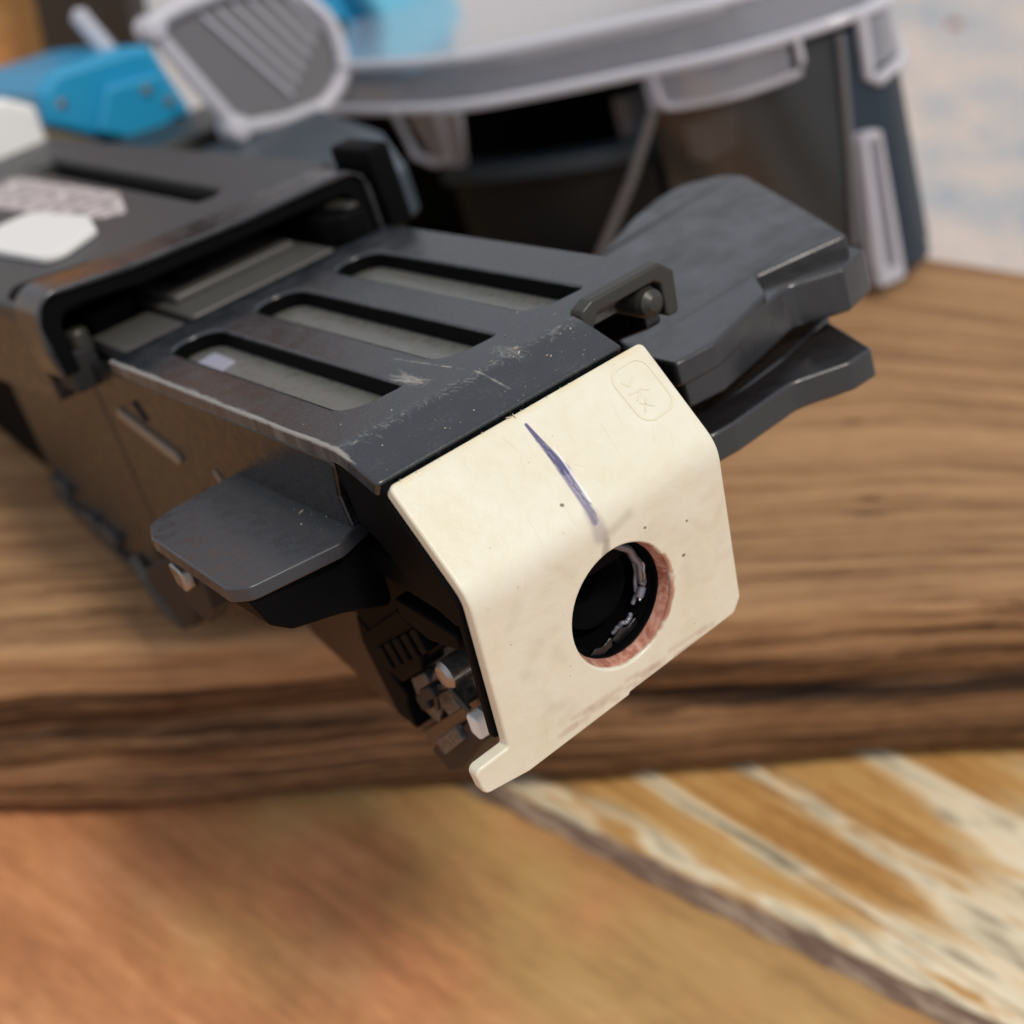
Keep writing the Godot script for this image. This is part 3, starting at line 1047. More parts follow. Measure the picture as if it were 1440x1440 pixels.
func build_cover(t: Node3D) -> void:
	var st := begin()
	var outline := rounded(v2([[-15.6, 73.5], [-15.6, -11.2], [39.7, -11.2], [39.7, 62.4], [23.2, 62.4], [23.0, 73.5]]), [0.8, 0.5, 0.8, 1.6, 1.0, 0.5])
	var holes := []
	for k in 3:
		var x := 15.4 * k
		holes.append(rounded(v2([[-9.0 + x, -2.3], [-0.4 + x, -2.3], [-0.4 + x, 56.8], [-9.0 + x, 56.0]]), [4.1, 4.1, 1.0, 4.2], 8))
	var cuts := [-4.0, 3.0, 10.0, 40.0, 50.0, 58.0]
	for k in 40:
		cuts.append(62.5 + k * 0.33)
	slab(st, outline, holes, -2.4, 0.0, 0.5, f_cover, cuts, 0.8)
	var cover := part("slotted_cover", st, mats.cover, t)
	tag(cover, "scuffed black top cover with three long slots")
	for k in 3:  # thin black rings added to put the shade of the slot walls into colour
		st = begin()
		var hole: PackedVector2Array = signed_ccw(holes[k])
		var edge: PackedVector2Array = Geometry2D.offset_polygon(hole, -0.02)[0]
		var inner: PackedVector2Array = Geometry2D.offset_polygon(hole, -0.22)[0]
		slab(st, edge, [inner], -2.7, -0.3, 0.04, fy)
		part("slot_shade_ring", st, mats.pitch, cover)
	st = begin()
	slab(st, rounded(v2([[-13, -9], [37, -9], [37, 60], [-13, 60]]), 1.0), [], -4.4, -2.75, 0.2, fy)
	part("feed_plate", st, mats.floor_plate, t)
	# pale strip added as the bright highlight inside the near slot
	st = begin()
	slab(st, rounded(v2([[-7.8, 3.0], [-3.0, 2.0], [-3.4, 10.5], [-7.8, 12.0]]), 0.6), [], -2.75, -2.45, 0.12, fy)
	part("slot_highlight", st, mats.highlight_pale, t)
	# bracket and pin at the far front corner
	st = begin()
	slab(st, rounded(v2([[22.6, -2.2], [23.6, 0.45], [25.4, 1.2], [37.6, 1.3], [39.7, -0.6], [38.9, -6.6], [36.6, -6.4], [37.0, -1.6], [36.0, -0.9], [26.0, -0.9], [24.6, -2.8]]), 0.7), [], 62.5, 65.2, 0.5, fz)
	part("corner_bracket", st, mats.bracket, t)
	st = begin()
	lathe(st, [Vector2(0.02, 66.6), Vector2(1.0, 66.4), Vector2(1.9, 65.7), Vector2(2.2, 64.6), Vector2(2.2, 56), Vector2(0.02, 56)], 28, fz, Vector2(34.4, -3.2))
	part("pivot_pin", st, mats.bracket, t)


func build_nose_body(t: Node3D) -> void:
	var st := begin()
	slab(st, rounded(v2([[-25.2, -2.5], [61.8, -2.5], [59.6, -8], [60, -13], [52, -22], [40, -33], [10, -44], [-25.2, -52]]), 0.8), [], -15.3, -13.0, 0.5, fx)
	var side := part("side_wall", st, mats.gloss, t)
	st = begin()
	slab(st, rounded(v2([[-17, -9.6], [3.5, -13.8], [4.5, -15.4], [3.2, -15.6], [-17.6, -11.2]]), 0.5), [], -15.32, -14.2, 0.3, func(p): return fx(Vector3(p.x, p.y, -p.z - 30.3)))
	part("side_rib", st, mats.rub, side)
	for q in [[-9.0, -5.2], [16.0, -12.2], [7.5, -17.6]]:
		st = begin()
		slab(st, rounded(v2([[q[0], q[1]], [q[0] + 3.4, q[1] - 3.2], [q[0] + 4.6, q[1] - 5.6], [q[0] + 2.6, q[1] - 3.8]]), 0.5), [], -15.75, -15.0, 0.2, fx)
		part("side_nub", st, mats.rub if q[0] > 10 else mats.dark, side)
	st = begin()
	slab(st, rounded(v2([[-25, -2.6], [60, -2.6], [60, -9], [20, -24], [-25, -30]]), 0.8), [], 36.5, 39.4, 0.5, fx)
	part("side_wall", st, mats.gloss, t)
	# cheek at the front of the near side: curls down behind the nose plate
	st = begin()
	slab(st, rounded(v2([[61.6, -3.4], [62.8, -1.4], [66.5, -1.5], [72, -3.4], [76, -7.6], [81.4, -15.4], [82.2, -19.0], [79.6, -21.5], [72.5, -19], [66, -13], [62.5, -11.5]]), 0.9), [], -15.1, -12.8, 0.5, fx)
	part("front_cheek", st, mats.pitch, t)
	# feed block inside the nose
	st = begin()
	slab(st, rounded(v2([[30, -6], [71, -6.2], [79.5, -18.5], [78.8, -26], [68, -29.5], [55, -38.2], [46, -39.5], [36, -33], [20, -30]]), 0.8), [], -11.2, 26.5, 0.7, fx)
	part("feed_block", st, mats.pitch, t)
	st = begin()
	slab(st, rounded(v2([[40, -38], [56.5, -28], [61, -30], [57.5, -37.5], [48.8, -43], [44.5, -41.5]]), 0.8), [], -12.2, -8.0, 0.5, fx)
	part("feed_pawl", st, mats.pitch, t)
	st = begin()
	slab(st, rounded(v2([[48.6, -43.2], [53.5, -40.4], [54.6, -42.0], [57, -38.9], [60.8, -40.2], [60.2, -42.6], [62.0, -43.4], [57.0, -46.8], [55.8, -45.6], [52.5, -49.8], [48.4, -48.5]]), 0.5), [], -10.6, -6.5, 0.4, fx)
	part("pawl_plate", st, mats.worn_grey, t)
	st = begin()
	lathe(st, [Vector2(0.02, -12.4), Vector2(1.5, -12.2), Vector2(2.1, -11.6), Vector2(2.2, -4), Vector2(0.02, -4)], 28, func(p): return fx(Vector3(p.x, p.y, p.z)), Vector2(63.2, -36.6))
	part("pawl_screw", st, mats.metal, t)
	st = begin()
	slab(st, rounded(v2([[44.5, -54.6], [68.6, -38.6], [68.8, -41.4], [47, -57.0]]), 0.6), [], -10.4, -5.5, 0.4, fx)
	part("guard_strip", st, mats.gloss, t)
	st = begin()
	slab(st, rounded(v2([[48.5, -55.4], [66, -42.8], [68, -45.6], [57.0, -55.4], [52.5, -57.8]]), 0.8), [], -11.6, -7.2, 0.5, fx)
	part("toe_block", st, mats.dark, t)
	st = begin()
	slab(st, rounded(v2([[66, -41.4], [68.6, -41.8], [68.2, -45.4], [66.0, -44.6]]), 0.6), [], -12.2, -9.0, 0.4, fx)
	part("toe_tip", st, mats.white_pad, t)
	for k in 5:
		st = begin()
		slab(st, rounded(v2([[46.5 + k * 3.4, -37.2 + k * 1.9], [49.0 + k * 3.4, -35.9 + k * 1.9], [50.2 + k * 3.4, -39.4 + k * 1.9], [48.2 + k * 3.4, -40.6 + k * 1.9]]), 0.4), [], -13.2, -11.0, 0.3, fx)
		part("ratchet_tooth", st, mats.pitch, t)
	st = begin()
	slab(st, rounded(v2([[56, -16], [74, -16.6], [77, -19.4], [74, -21.4], [57, -19.6]]), 0.8), [], -14.2, -11.0, 0.5, fx)
	part("slide_rib", st, mats.pitch, t)
	st = begin()
	slab(st, rounded(v2([[60, -24], [75, -25.4], [74, -28.0], [66, -29], [60, -27.2]]), 0.8), [], -13.4, -11.0, 0.5, fx)
	part("slide_rib", st, mats.pitch, t)
	st = begin()
	slab(st, rounded(v2([[39.5, -34.4], [44, -38.6], [43.6, -43], [47, -46.4], [45.6, -49], [46.4, -53], [41, -52], [38, -40]]), 0.6), [], -11.4, -8.4, 0.4, fx)
	part("broken_edge", st, mats.pitch, t)
	st = begin()
	slab(st, rounded(v2([[50.5, -45.0], [53.5, -43.4], [54.4, -45.6], [51.6, -47.2]]), 0.5), [], -11.8, -10.2, 0.3, fx)
	part("pawl_nub", st, mats.dark, t)
	st = begin()
	slab(st, rounded(v2([[55.5, -41.2], [59.8, -39.0], [60.4, -40.6], [56.2, -43.0]]), 0.5), [], -13.0, -10.4, 0.3, fx)
	part("pawl_nub", st, mats.dark, t)
	st = begin()
	tube(st, [Vector3(-11.6, -41.0, 66.5) - BASE, Vector3(-11.4, -38.6, 62.5) - BASE, Vector3(-11.8, -40.4, 58.6) - BASE, Vector3(-11.6, -44.6, 56.8) - BASE], 0.5, 8)
	part("wire_clip", st, mats.bracket, t)
	st = begin()
	slab(st, rounded(v2([[52.8, -51.6], [61.5, -45.4], [62.6, -47.4], [54.6, -53.4]]), 0.5), [], -12.3, -11.2, 0.3, fx)
	part("toe_ridge", st, mats.worn_grey, t)
	# brown-black guard under the nose
	st = begin()
	slab(st, rounded(v2([[2, -40], [37, -33.5], [48, -39.6], [46.8, -55], [44.6, -58.6], [30, -57.5], [8, -51]]), [2.0, 2.0, 1.0, 0.8, 0.6, 3.0, 3.0]), [], -8.0, 20, 0.8, fx)
	part("lower_guard", st, mats.brown, t)


func build_lever(t: Node3D) -> void:
	var st := begin()
	var outline := rounded(v2([[-13, 25.2], [-13, 59.6], [-18.2, 62.0], [-31.2, 61.4], [-33.2, 59.0], [-32.4, 33.5], [-30.4, 28.4], [-26.2, 26.4]]), [0.5, 0.5, 2.0, 2.2, 1.4, 2.5, 3.0, 3.0])
	var f := func(p: Vector3) -> Vector3: return fy(Vector3(p.x, p.y, p.z + 0.006 * pow(p.x + 15.0, 2.0) * 0.5))
	slab(st, outline, [], -14.6, -12.5, 0.35, f)
	var lever := part("release_lever", st, mats.lever, t)
	tag(lever, "flat dark thumb lever standing out from the near side")
	st = begin()
	slab(st, rounded(v2([[-31.6, -13.9], [-30.2, -18.2], [-27.8, -20.2], [-21.0, -21.8], [-13.2, -25.6], [-12.6, -13.4]]), [0.4, 1.4, 1.6, 3.0, 1.0, 0.4]), [], 50.0, 61.4, 0.5, func(p): return fz(Vector3(p.x, p.y, p.z - maxf(0.0, p.x + 18.0) * 0.42 - maxf(0.0, -18.0 - p.x) * 0.045)))
	part("lever_web", st, mats.pitch, lever)
	st = begin()
	slab(st, rounded(v2([[25.5, -14.8], [40, -14.8], [38, -23.5], [33, -27.5], [27, -26]]), 1.6), [], -29.8, -26.6, 0.6, fx)
	part("lever_post", st, mats.dark, lever)
	st = begin()
	slab(st, rounded(v2([[32.5, -16.2], [36.5, -16.8], [36.2, -20.4], [33.2, -19.6]]), 0.7), [], -31.6, -29.7, 0.4, fx)
	part("lever_stud", st, mats.metal, lever)
	st = begin()
	tube(st, [Vector3(-18.2, -43.6, -38) - BASE, Vector3(-18.4, -46, -36) - BASE, Vector3(-18.3, -50, -33) - BASE, Vector3(-18, -53.4, -30) - BASE, Vector3(-17.5, -54.4, -26) - BASE], 1.5)
	part("spring_hook", st, mats.bracket, t)
	st = begin()
	slab(st, rounded(v2([[-33, -44], [-14, -36], [-11, -46], [-17, -51.5], [-26, -53]]), 2.0), [], -19.2, -16.2, 0.6, fx)
	part("hook_block", st, mats.dark, t)


func build_rear_housing(t: Node3D) -> void:
	var st := begin()
	slab(st, rounded(v2([[-20.8, -2.6], [-21.4, 2], [-20.4, 11.9], [-2, 10.0], [20, 9.2], [44.2, 9.2], [44.2, -4.2], [43.0, -4.2], [42.8, 7.2], [40.6, 8.0], [20, 8.0], [-2, 8.8], [-18.4, 10.6], [-20.2, 6.6], [-19.8, -2.8]]), [0.4, 1.0, 5.0, 3, 3, 5.5, 0.4, 0.4, 4.0, 1.6, 3, 3, 3.6, 1.2, 0.4], 6), [], -33.0, -21.2, 0.45, fz)
	var collar := part("mouth_collar", st, mats.satin, t)
	tag(collar, "open collar that the slotted cover slides into")
	st = begin()
	slab(st, rounded(v2([[-19.8, -2.8], [-20.2, 6.6], [-18.4, 10.6], [-2, 8.8], [20, 8.0], [40.6, 8.0], [42.9, 7.2], [43.0, -4.2], [40.2, -4.2], [40.0, 5.2], [-2, 6.0], [-15.4, 7.6], [-17.0, 5.4], [-17.2, -2.8]]), [0.3, 1, 3.6, 2, 2, 1, 4, 0.3, 0.3, 2, 2, 2.4, 1, 0.3], 6), [], -40.0, -22.0, 0.4, fz)
	part("mouth_liner", st, mats.pitch, collar)
	st = begin()
	slab(st, rounded(v2([[-20.3, -230], [44.0, -230], [44.0, -32.6], [-20.3, -32.6]]), 0.4), [rounded(v2([[25.8, -158], [33.4, -158], [29.4, -52], [22.6, -44]]), 1.6)], 4.0, 9.0, 1.6, fy)
	var roof := part("rear_roof", st, mats.roof, t)
	st = begin()
	slab(st, rounded(v2([[22, -162], [36, -162], [36, -40], [20, -40]]), 1.0), [], 2.6, 3.9, 0.3, fy)
	part("groove_floor", st, mats.void_black, roof)
	st = begin()
	slab(st, rounded(v2([[5.6, -95], [8.2, -68], [4.9, -55.6], [-7.6, -46.6], [-9.4, -76], [-2.8, -94.4]]), 3.4, 6), [], 9.0, 10.6, 0.5, fy)
	var pad := part("white_pad", st, mats.white_pad, roof)
	tag(pad, "thick white pad stuck on the rear roof")
	st = begin()
	slab(st, rounded(v2([[4.6, -150], [20.5, -150], [21.0, -84], [13.6, -62], [9.4, -70]]), 1.5), [], 9.0, 9.2, 0.08, fy)
	var lab := part("label", st, mats.label, roof)
	tag(lab, "rubbed pale pinkish label on the rear roof")
	st = begin()
	slab(st, rounded(v2([[-230, 7.4], [-31.5, 7.4], [-31.5, -9], [-84, -12], [-230, -12]]), 0.8), [], -20.2, -16.8, 0.6, fx)
	part("roof_skirt", st, mats.gloss, t)
	st = begin()
	slab(st, rounded(v2([[-230, 7.4], [-31.5, 7.4], [-31.5, -4], [-230, -4]]), 0.8), [], 40.8, 43.9, 0.6, fx)
	part("roof_skirt", st, mats.gloss, t)
	st = begin()
	slab(st, rounded(v2([[-84, -3.4], [-25.7, -3.4], [-25.7, -54.2], [-50, -50.6], [-84, -42]]), [1, 0.6, 0.8, 1.5, 1.5]), [], -15.4, 43.6, 0.8, fx)
	part("rear_body", st, mats.gloss, t)
	for q in [[-78, -38.0, 1.6], [-66, -43.0, 1.2], [-57, -44.0, 1.5], [-44, -47.6, 1.1], [-33, -49, 1.4]]:
		st = begin()
		slab(st, rounded(v2([[q[0] - 3.0 * q[2], q[1] + 1.2], [q[0] + 2.4 * q[2], q[1] + 0.4], [q[0] + 3.2 * q[2], q[1] - 2.2], [q[0] - 2.0 * q[2], q[1] - 1.6]]), 0.6), [], -17.0, -15.2, 0.4, fx)
		part("side_lug", st, mats.black, t)
	st = begin()
	slab(st, rounded(v2([[-150, -10], [-84.5, -9], [-84.5, -38.5], [-104, -37], [-150, -28]]), 2.0), [], -14.6, 40, 1.0, fx)
	part("rear_neck", st, mats.void_black, t)
	# pale rail under the rear body
	st = begin()
	slab(st, rounded(v2([[-86, -40.6], [-84, -43.8], [-50, -52.6], [-31, -56.2], [-30.5, -54], [-50, -50.2]]), 0.5), [], -16.6, -13, 0.4, fx)
	part("bottom_rail", st, mats.bracket, t)
	# stepped tongue between the cover and the mouth
	st = begin()
	slab(st, rounded(v2([[-12.5, -60], [33.5, -60], [33.5, -11.6], [-12.5, -11.6]]), 0.8), [], -3.2, -1.4, 0.3, fy)
	var tongue := part("sliding_tongue", st, mats.satin, t)
	st = begin()
	slab(st, rounded(v2([[1.0, -43], [29.5, -43], [29.5, -13.4], [1.0, -13.4]]), 0.8), [], -1.5, -0.3, 0.4, fy)
	part("tongue_step", st, mats.step, tongue)
	st = begin()
	slab(st, rounded(v2([[3.0, -42.5], [27.5, -42.5], [27.5, -24.0], [3.0, -24.0]]), 0.8), [], -0.3, 1.1, 0.5, fy)
	part("tongue_step", st, mats.step, tongue)
	st = begin()
	slab(st, rounded(v2([[-11.5, -30], [-0.4, -30], [-0.4, -13.4], [-11.5, -13.4]]), 0.8), [], -1.5, -0.7, 0.3, fy)
	part("tongue_step", st, mats.step, tongue)
	st = begin()
	slab(st, rounded(v2([[-10.5, -42], [-1.5, -42], [-1.5, -31.5], [-10.5, -31.5]]), 0.8), [], -1.5, 2.5, 0.5, fy)
	part("tongue_hook", st, mats.pitch, tongue)
	st = begin()
	lathe(st, [Vector2(0.02, 3.2), Vector2(1.6, 3.0), Vector2(2.0, 2.4), Vector2(2.0, -1.0), Vector2(0.02, -1.0)], 20, fy, Vector2(-14.6, -25.5))
	part("tongue_pin", st, mats.bracket, tongue)
	st = begin()
	slab(st, rounded(v2([[31, -34], [38.5, -34], [38.5, -15], [33.5, -15], [31, -19]]), 1.2), [], -1.4, 3.6, 0.8, fy)
	part("tongue_guide", st, mats.pitch, tongue)
	st = begin()
	slab(st, rounded(v2([[34.0, -30], [38.2, -30], [38.2, -16], [35.5, -16]]), 1.0), [], 3.6, 4.6, 0.4, fy)
	part("tongue_guide", st, mats.bracket, tongue)
	st = begin()
	slab(st, rounded(v2([[6, -38], [14, -38], [13, -30], [7, -29]]), 1.2), [], 1.1, 3.2, 0.6, fy)
	part("tongue_catch", st, mats.pitch, tongue)
	st = begin()
	slab(st, rounded(v2([[-20, -3.2], [40, -3.2], [40, 5.9], [-20, 5.9]]), 1.0), [], -46, -43, 0.5, fz)
	part("mouth_back", st, mats.void_black, t)
	st = begin()
	slab(st, rounded(v2([[-19.5, -6.5], [-14.2, -6.5], [-13.2, -1.6], [-14.6, 0.2], [-18.2, 0.6]]), 1.0), [], -30, -22.5, 0.5, fz)
	part("mouth_latch", st, mats.dark, t)
	st = begin()
	slab(st, rounded(v2([[-34, 11.4], [-20, 11.2], [-19.6, -4], [-34, -5]]), 1.2), [], 44.6, 49.5, 0.8, fx)
	part("side_stop", st, mats.pitch, t)
	st = begin()
	slab(st, rounded(v2([[44.6, -160], [104, -160], [88, -94], [72, -58], [52, -44], [44.6, -60]]), 2.0), [], -14, -4.0, 0.8, fy)
	part("connector_plate", st, mats.ledge_grey, t)


func build_guides(t: Node3D) -> void:
	var st := begin()
	var dome := func(p: Vector3) -> Vector3: return fy(Vector3(p.x, p.y, p.z + 2.0 * exp(-pow((p.x - 84.0) / 26.0, 2.0)) - 1.4))
	slab(st, rounded(v2([[38, 18], [62.8, 16.6], [74.1, 11.3], [82, 8.9], [88.3, 8.2], [94.7, 12.6], [95.2, 18], [76.4, 60], [61.8, 54.9], [57.8, 61], [43.2, 65.4], [36.2, 64.6], [36.2, 40]]), [1, 1, 6, 6, 4, 4, 4, 0.6, 0.6, 3, 2, 1, 1]), [], -15.8, -12.0, 0.5, dome, [18, 24, 30, 36, 42, 48, 54, 60], 2.0)
	var arm := part("screw_guide", st, mats.satin, t)
	tag(arm, "upper fan shaped black screw guide")
	st = begin()
	slab(st, rounded(v2([[40, 20], [62.8, 18.6], [74.1, 13.3], [88.3, 10.2], [93.7, 14.6], [94.4, 20], [77.7, 58.6], [77.2, 62.2], [70.2, 64.3], [62.8, 59.6], [57.6, 61.2], [43.2, 65.2], [37, 64.2]]), [1, 1, 4, 4, 4, 4, 0.8, 0.8, 0.6, 4, 3, 1, 1]), [], -21.0, -14.0, 0.6, fy)
	part("guide_step", st, mats.satin, arm)
	st = begin()
	slab(st, rounded(v2([[44, 46], [57.3, 49.7], [63.5, 48.6], [75.6, 53.2], [73.2, 56.0], [59.2, 60.0], [42.3, 62.6], [36, 63]]), 1.2), [], -28.0, -24.0, 0.8, fy)
	part("screw_guide", st, mats.satin, t)
	st = begin()
	slab(st, rounded(v2([[38.4, 62.0], [57.7, 61.2], [71.8, 57.0], [66.2, 71.4], [61.2, 71.4], [53.4, 67.6], [40.4, 68.6], [34, 68]]), [1, 3, 0.8, 1.2, 3, 6, 2, 2]), [], -28.6, -24.0, 0.5, fy)
	var low := part("screw_guide", st, mats.satin, t)
	tag(low, "lower pointed black screw guide")


func drum_outline(grow: float) -> Array:
	var pts := v2([[125.5, -236], [124.2, -210], [124.7, -184], [126.2, -152], [129.4, -126], [138.2, -105.6], [153.3, -80.7], [163.2, -64.6], [177.9, -51.8], [193.7, -44.4], [204, -46], [211, -54], [214, -66], [216, -100], [218, -150], [218, -236]])
	if grow == 0.0:
		return pts
	var c := Vector2(175, -140)
	var out := []
	for p in pts:
		out.append(p + (p - c).normalized() * grow)
	return out


func run_along(a: Vector2, b: Vector2) -> Array:
	# the stretch of the drum's front between two places on it
	var pts := drum_outline(0.0)
	var out := [a]
	for k in range(1, pts.size() - 1):
		var p: Vector2 = pts[k]
		if p.x > a.x + 0.5 and p.x < b.x - 0.5 and p.y < -40 and k < 11 and k > 3:
			out.append(p)
	out.append(b)
	return out


func strip_wall(st: SurfaceTool, path: Array, y0: float, y1: float, thick: float, out_by := 0.0) -> void:
	# an upright wall of that thickness along a path in x and z
	var poly := PackedVector2Array()
	var inner := []
	for i in path.size():
		var d: Vector2 = (path[mini(i + 1, path.size() - 1)] - path[maxi(i - 1, 0)]).normalized()
		var n := Vector2(-d.y, d.x)        # towards the front
		poly.append(path[i] + n * out_by)
		inner.append(path[i] + n * (out_by - thick))
	inner.reverse()
	for p in inner:
		poly.append(p)
	slab(st, signed_ccw(poly), [], y0, y1, minf(0.6, thick * 0.3), fy)


func build_drum(t: Node3D) -> void:
	var smooth := rounded(drum_outline(0.0), 9.0, 5)
	var st := begin()
	slab(st, smooth, [], -81.0, -74.0, 2.0, fy)
	var drum := part("drum_base", st, mats.drum_dark, t)
	tag(drum, "dark rounded base of the clear screw drum")
	# right hand shell and dark wall at the back of the chamber
	st = begin()
	strip_wall(st, v2([[186, -47.8], [193.7, -44.6], [204, -46], [211, -54], [214, -66], [216, -100], [218, -150], [218, -234]]), -75, -17, 3.0)
	part("drum_shell", st, mats.drum_dark, drum)
	st = begin()
	strip_wall(st, v2([[128, -232], [150, -150], [176, -118], [212, -112]]), -75, -16.5, 4.0)
	part("drum_back", st, mats.void_black, drum)
	st = begin()
	strip_wall(st, v2([[131, -150], [136, -128], [147, -104], [156, -90]]), -37.5, -33.0, 9.0)
	part("inner_ledge", st, mats.ledge_grey, drum)
	st = begin()
	strip_wall(st, v2([[134, -150], [139, -128], [149, -104], [158, -90]]), -74, -38, 5.0)
	part("inner_wall", st, mats.dark, drum)
	st = begin()
	slab(st, rounded(v2([[160, -22], [168, -22], [166, -70], [158, -70]]), 1.5), [], -104, -98, 1.0, fz)
	part("inner_post", st, mats.cup_grey, drum)
	st = begin()
	slab(st, rounded(v2([[172, -34], [184, -34], [182, -44], [171, -44]]), 1.5), [], -92, -84, 1.0, fz)
	part("inner_post", st, mats.frosted, drum)
	st = begin()
	slab(st, rounded(v2([[164, -48], [182, -46], [180, -54], [164, -56]]), 1.5), [], -96, -86, 1.0, fz)
	part("inner_post", st, mats.cup_grey, drum)
	# smoky window and its bright edges
	st = begin()
	strip_wall(st, run_along(Vector2(153.6, -80.2), Vector2(187, -47.6)), -73.5, -16.5, 1.6, -0.4)
	part("smoky_window", st, mats.smoky, drum)
	st = begin()
	tube(st, [Vector3(154.4, -22, -78.6) - BASE, Vector3(148.5, -40, -88.2) - BASE, Vector3(141.8, -57, -99.0) - BASE, Vector3(136, -72, -108) - BASE], 1.3)
	part("window_edge", st, mats.cup_grey, drum)
	st = begin()
	tube(st, [Vector3(187.6, -17, -46.6) - BASE, Vector3(185.0, -45, -48.0) - BASE, Vector3(182.0, -68, -49.2) - BASE], 1.0)
	part("window_edge", st, mats.cup_grey, drum)
	# clear post with a raised border, right of the window
	st = begin()
	var postf := func(p: Vector3) -> Vector3: return fz(Vector3(p.x, p.y, p.z + (-47.0 + (p.x - 187.0) * 0.45)))
	slab(st, rounded(v2([[186.2, -41], [191.0, -41], [190.4, -80], [183.6, -80.6]]), 1.4), [rounded(v2([[187.8, -43.2], [189.6, -43.2], [188.6, -76.6], [186.0, -77]]), 0.8)], -1.0, 3.2, 0.7, postf)
	part("clear_post", st, mats.frosted, drum)
	st = begin()
	slab(st, rounded(v2([[187.4, -42.6], [190.0, -42.6], [189.2, -77.6], [185.6, -77.6]]), 0.8), [], -0.4, 0.6, 0.2, postf)
	part("post_pane", st, mats.clear, drum)
	# the lid: milky top, clear skirt with a thick rim
	st = begin()
	slab(st, rounded(drum_outline(-2.0), 9.0, 5), [], -1.6, 0.0, 0.7, fy)
	var lid := part("drum_lid", st, mats.lid_clear, t)
	tag(lid, "clear see-through lid over the screw drum")
	st = begin()
	var rim := []
	for p in drum_outline(1.2):
		rim.append(Vector3(p.x, -13.4, p.y) - BASE)
	tube(st, smooth_path(rim, 4), 1.5, 12)
	part("lid_rim", st, mats.rim_clear, lid)
	st = begin()
	strip_wall(st, v2([[124.2, -210], [124.7, -184], [126.2, -152], [129.4, -126], [138.2, -105.6], [153.3, -80.7], [163.2, -64.6], [177.9, -51.8], [193.7, -44.4]]), -13, -2.0, 1.6, 0.6)
	part("lid_skirt", st, mats.clear, lid)
	st = begin()
	rim = []
	for p in drum_outline(-1.0):
		rim.append(Vector3(p.x, -1.6, p.y) - BASE)
	tube(st, smooth_path(rim, 4), 1.5, 12)
	part("lid_rim", st, mats.rim_clear, lid)
	st = begin()
	slab(st, rounded(drum_outline(-3.0), 9.0, 5), [], -16.0, -12.0, 0.6, fy)
	part("lid_liner", st, mats.drum_inner, lid)
	st = begin()
	slab(st, rounded(v2([[209.6, -251.2], [152.4, -160.4], [157.4, -138.8], [177.7, -107.3], [192.9, -92.9], [223.3, -110.8], [283.0, -352.0]]), 4.0), [], -12.5, -9.0, 0.8, fy)
	part("inner_tray", st, mats.milky, lid)
	st = begin()
	slab(st, rounded(v2([[260.0, -397.7], [242.3, -286.9], [167.4, -185.8], [145.8, -175.0], [151.0, -212.9]]), 3.0), [], -12.0, -7.6, 0.8, fy)
	part("inner_block", st, mats.teal_light, lid)
	# tabs that hang from the skirt
	st = begin()
	slab(st, rounded(v2([[125.6, -14], [128.8, -14], [128.2, -29.5], [126.6, -30]]), 1.0), [], -0.8, 0.8, 0.5, func(p): return fz(Vector3(127.2 + p.z, p.y, -139 + (p.x - 127.0) * 9.0)))
	part("lid_tab", st, mats.clear, lid)
	st = begin()
	tube(st, [Vector3(127.2, -14, -158) - BASE, Vector3(127.6, -27.6, -154) - BASE, Vector3(128.2, -29.8, -146) - BASE, Vector3(128.6, -28.4, -138.4) - BASE, Vector3(128.0, -14, -136) - BASE], 1.3)
	part("lid_tab", st, mats.frosted, lid)
	st = begin()
	strip_wall(st, run_along(Vector2(153.9, -79.4), Vector2(176.3, -52.8)), -22.8, -14.6, 2.2, 2.2)
	part("lid_pocket", st, mats.clear, lid)
	st = begin()
	tube(st, smooth_path([Vector3(154.6, -15, -77.0) - BASE, Vector3(155.0, -21.6, -76.8) - BASE, Vector3(156.6, -23.4, -74.6) - BASE, Vector3(164.6, -23.6, -62.6) - BASE, Vector3(175.4, -22.6, -52.4) - BASE, Vector3(177.6, -20.6, -50.6) - BASE, Vector3(177.4, -14, -50.4) - BASE], 3), 0.9, 10)
	part("pocket_border", st, mats.frosted, lid)
	st = begin()
	tube(st, [Vector3(192.6, -13, -44.0) - BASE, Vector3(192.0, -28.6, -44.4) - BASE, Vector3(194, -30.2, -43.6) - BASE, Vector3(204.5, -28.8, -44.6) - BASE, Vector3(211.6, -25, -52.6) - BASE, Vector3(214.6, -20, -64) - BASE], 1.6)
	part("corner_tab", st, mats.frosted, lid)
	st = begin()
	strip_wall(st, v2([[193, -43.8], [204, -45.2], [212, -53], [215, -65], [217, -100]]), -27, -2, 1.4, 0.8)
	part("corner_skirt", st, mats.clear, lid)
	# blue machine parts at the back of the case
	st = begin()
	slab(st, rounded(v2([[128, 34], [205, 20], [194, -16], [174, -16], [156, -11], [142, 0], [128, 6]]), 5.0), [], -262, -238, 4.0, fz)
	part("back_housing", st, mats.teal, t)
	st = begin()
	slab(st, rounded(v2([[164, 20], [203, 12], [193, -16], [176, -16]]), 4.0), [], -238, -226, 2.5, fz)
	part("housing_facet", st, mats.teal_light, t)
	st = begin()
	slab(st, rounded(v2([[146, 8], [160, 2], [163, -6], [152, -4]]), 2.0), [], -240, -230, 1.2, fz)
	part("vent_slot", st, mats.dark, t)


func smooth_path(pts: Array, n: int) -> Array:
	var c := Curve3D.new()
	for i in pts.size():
		var d: Vector3 = (pts[mini(i + 1, pts.size() - 1)] - pts[maxi(i - 1, 0)]) / 6.0
		c.add_point(pts[i], -d, d)
	var out := []
	var m := (pts.size() - 1) * n
	for k in m + 1:
		out.append(c.sample_baked(c.get_baked_length() * k / m))
	return out


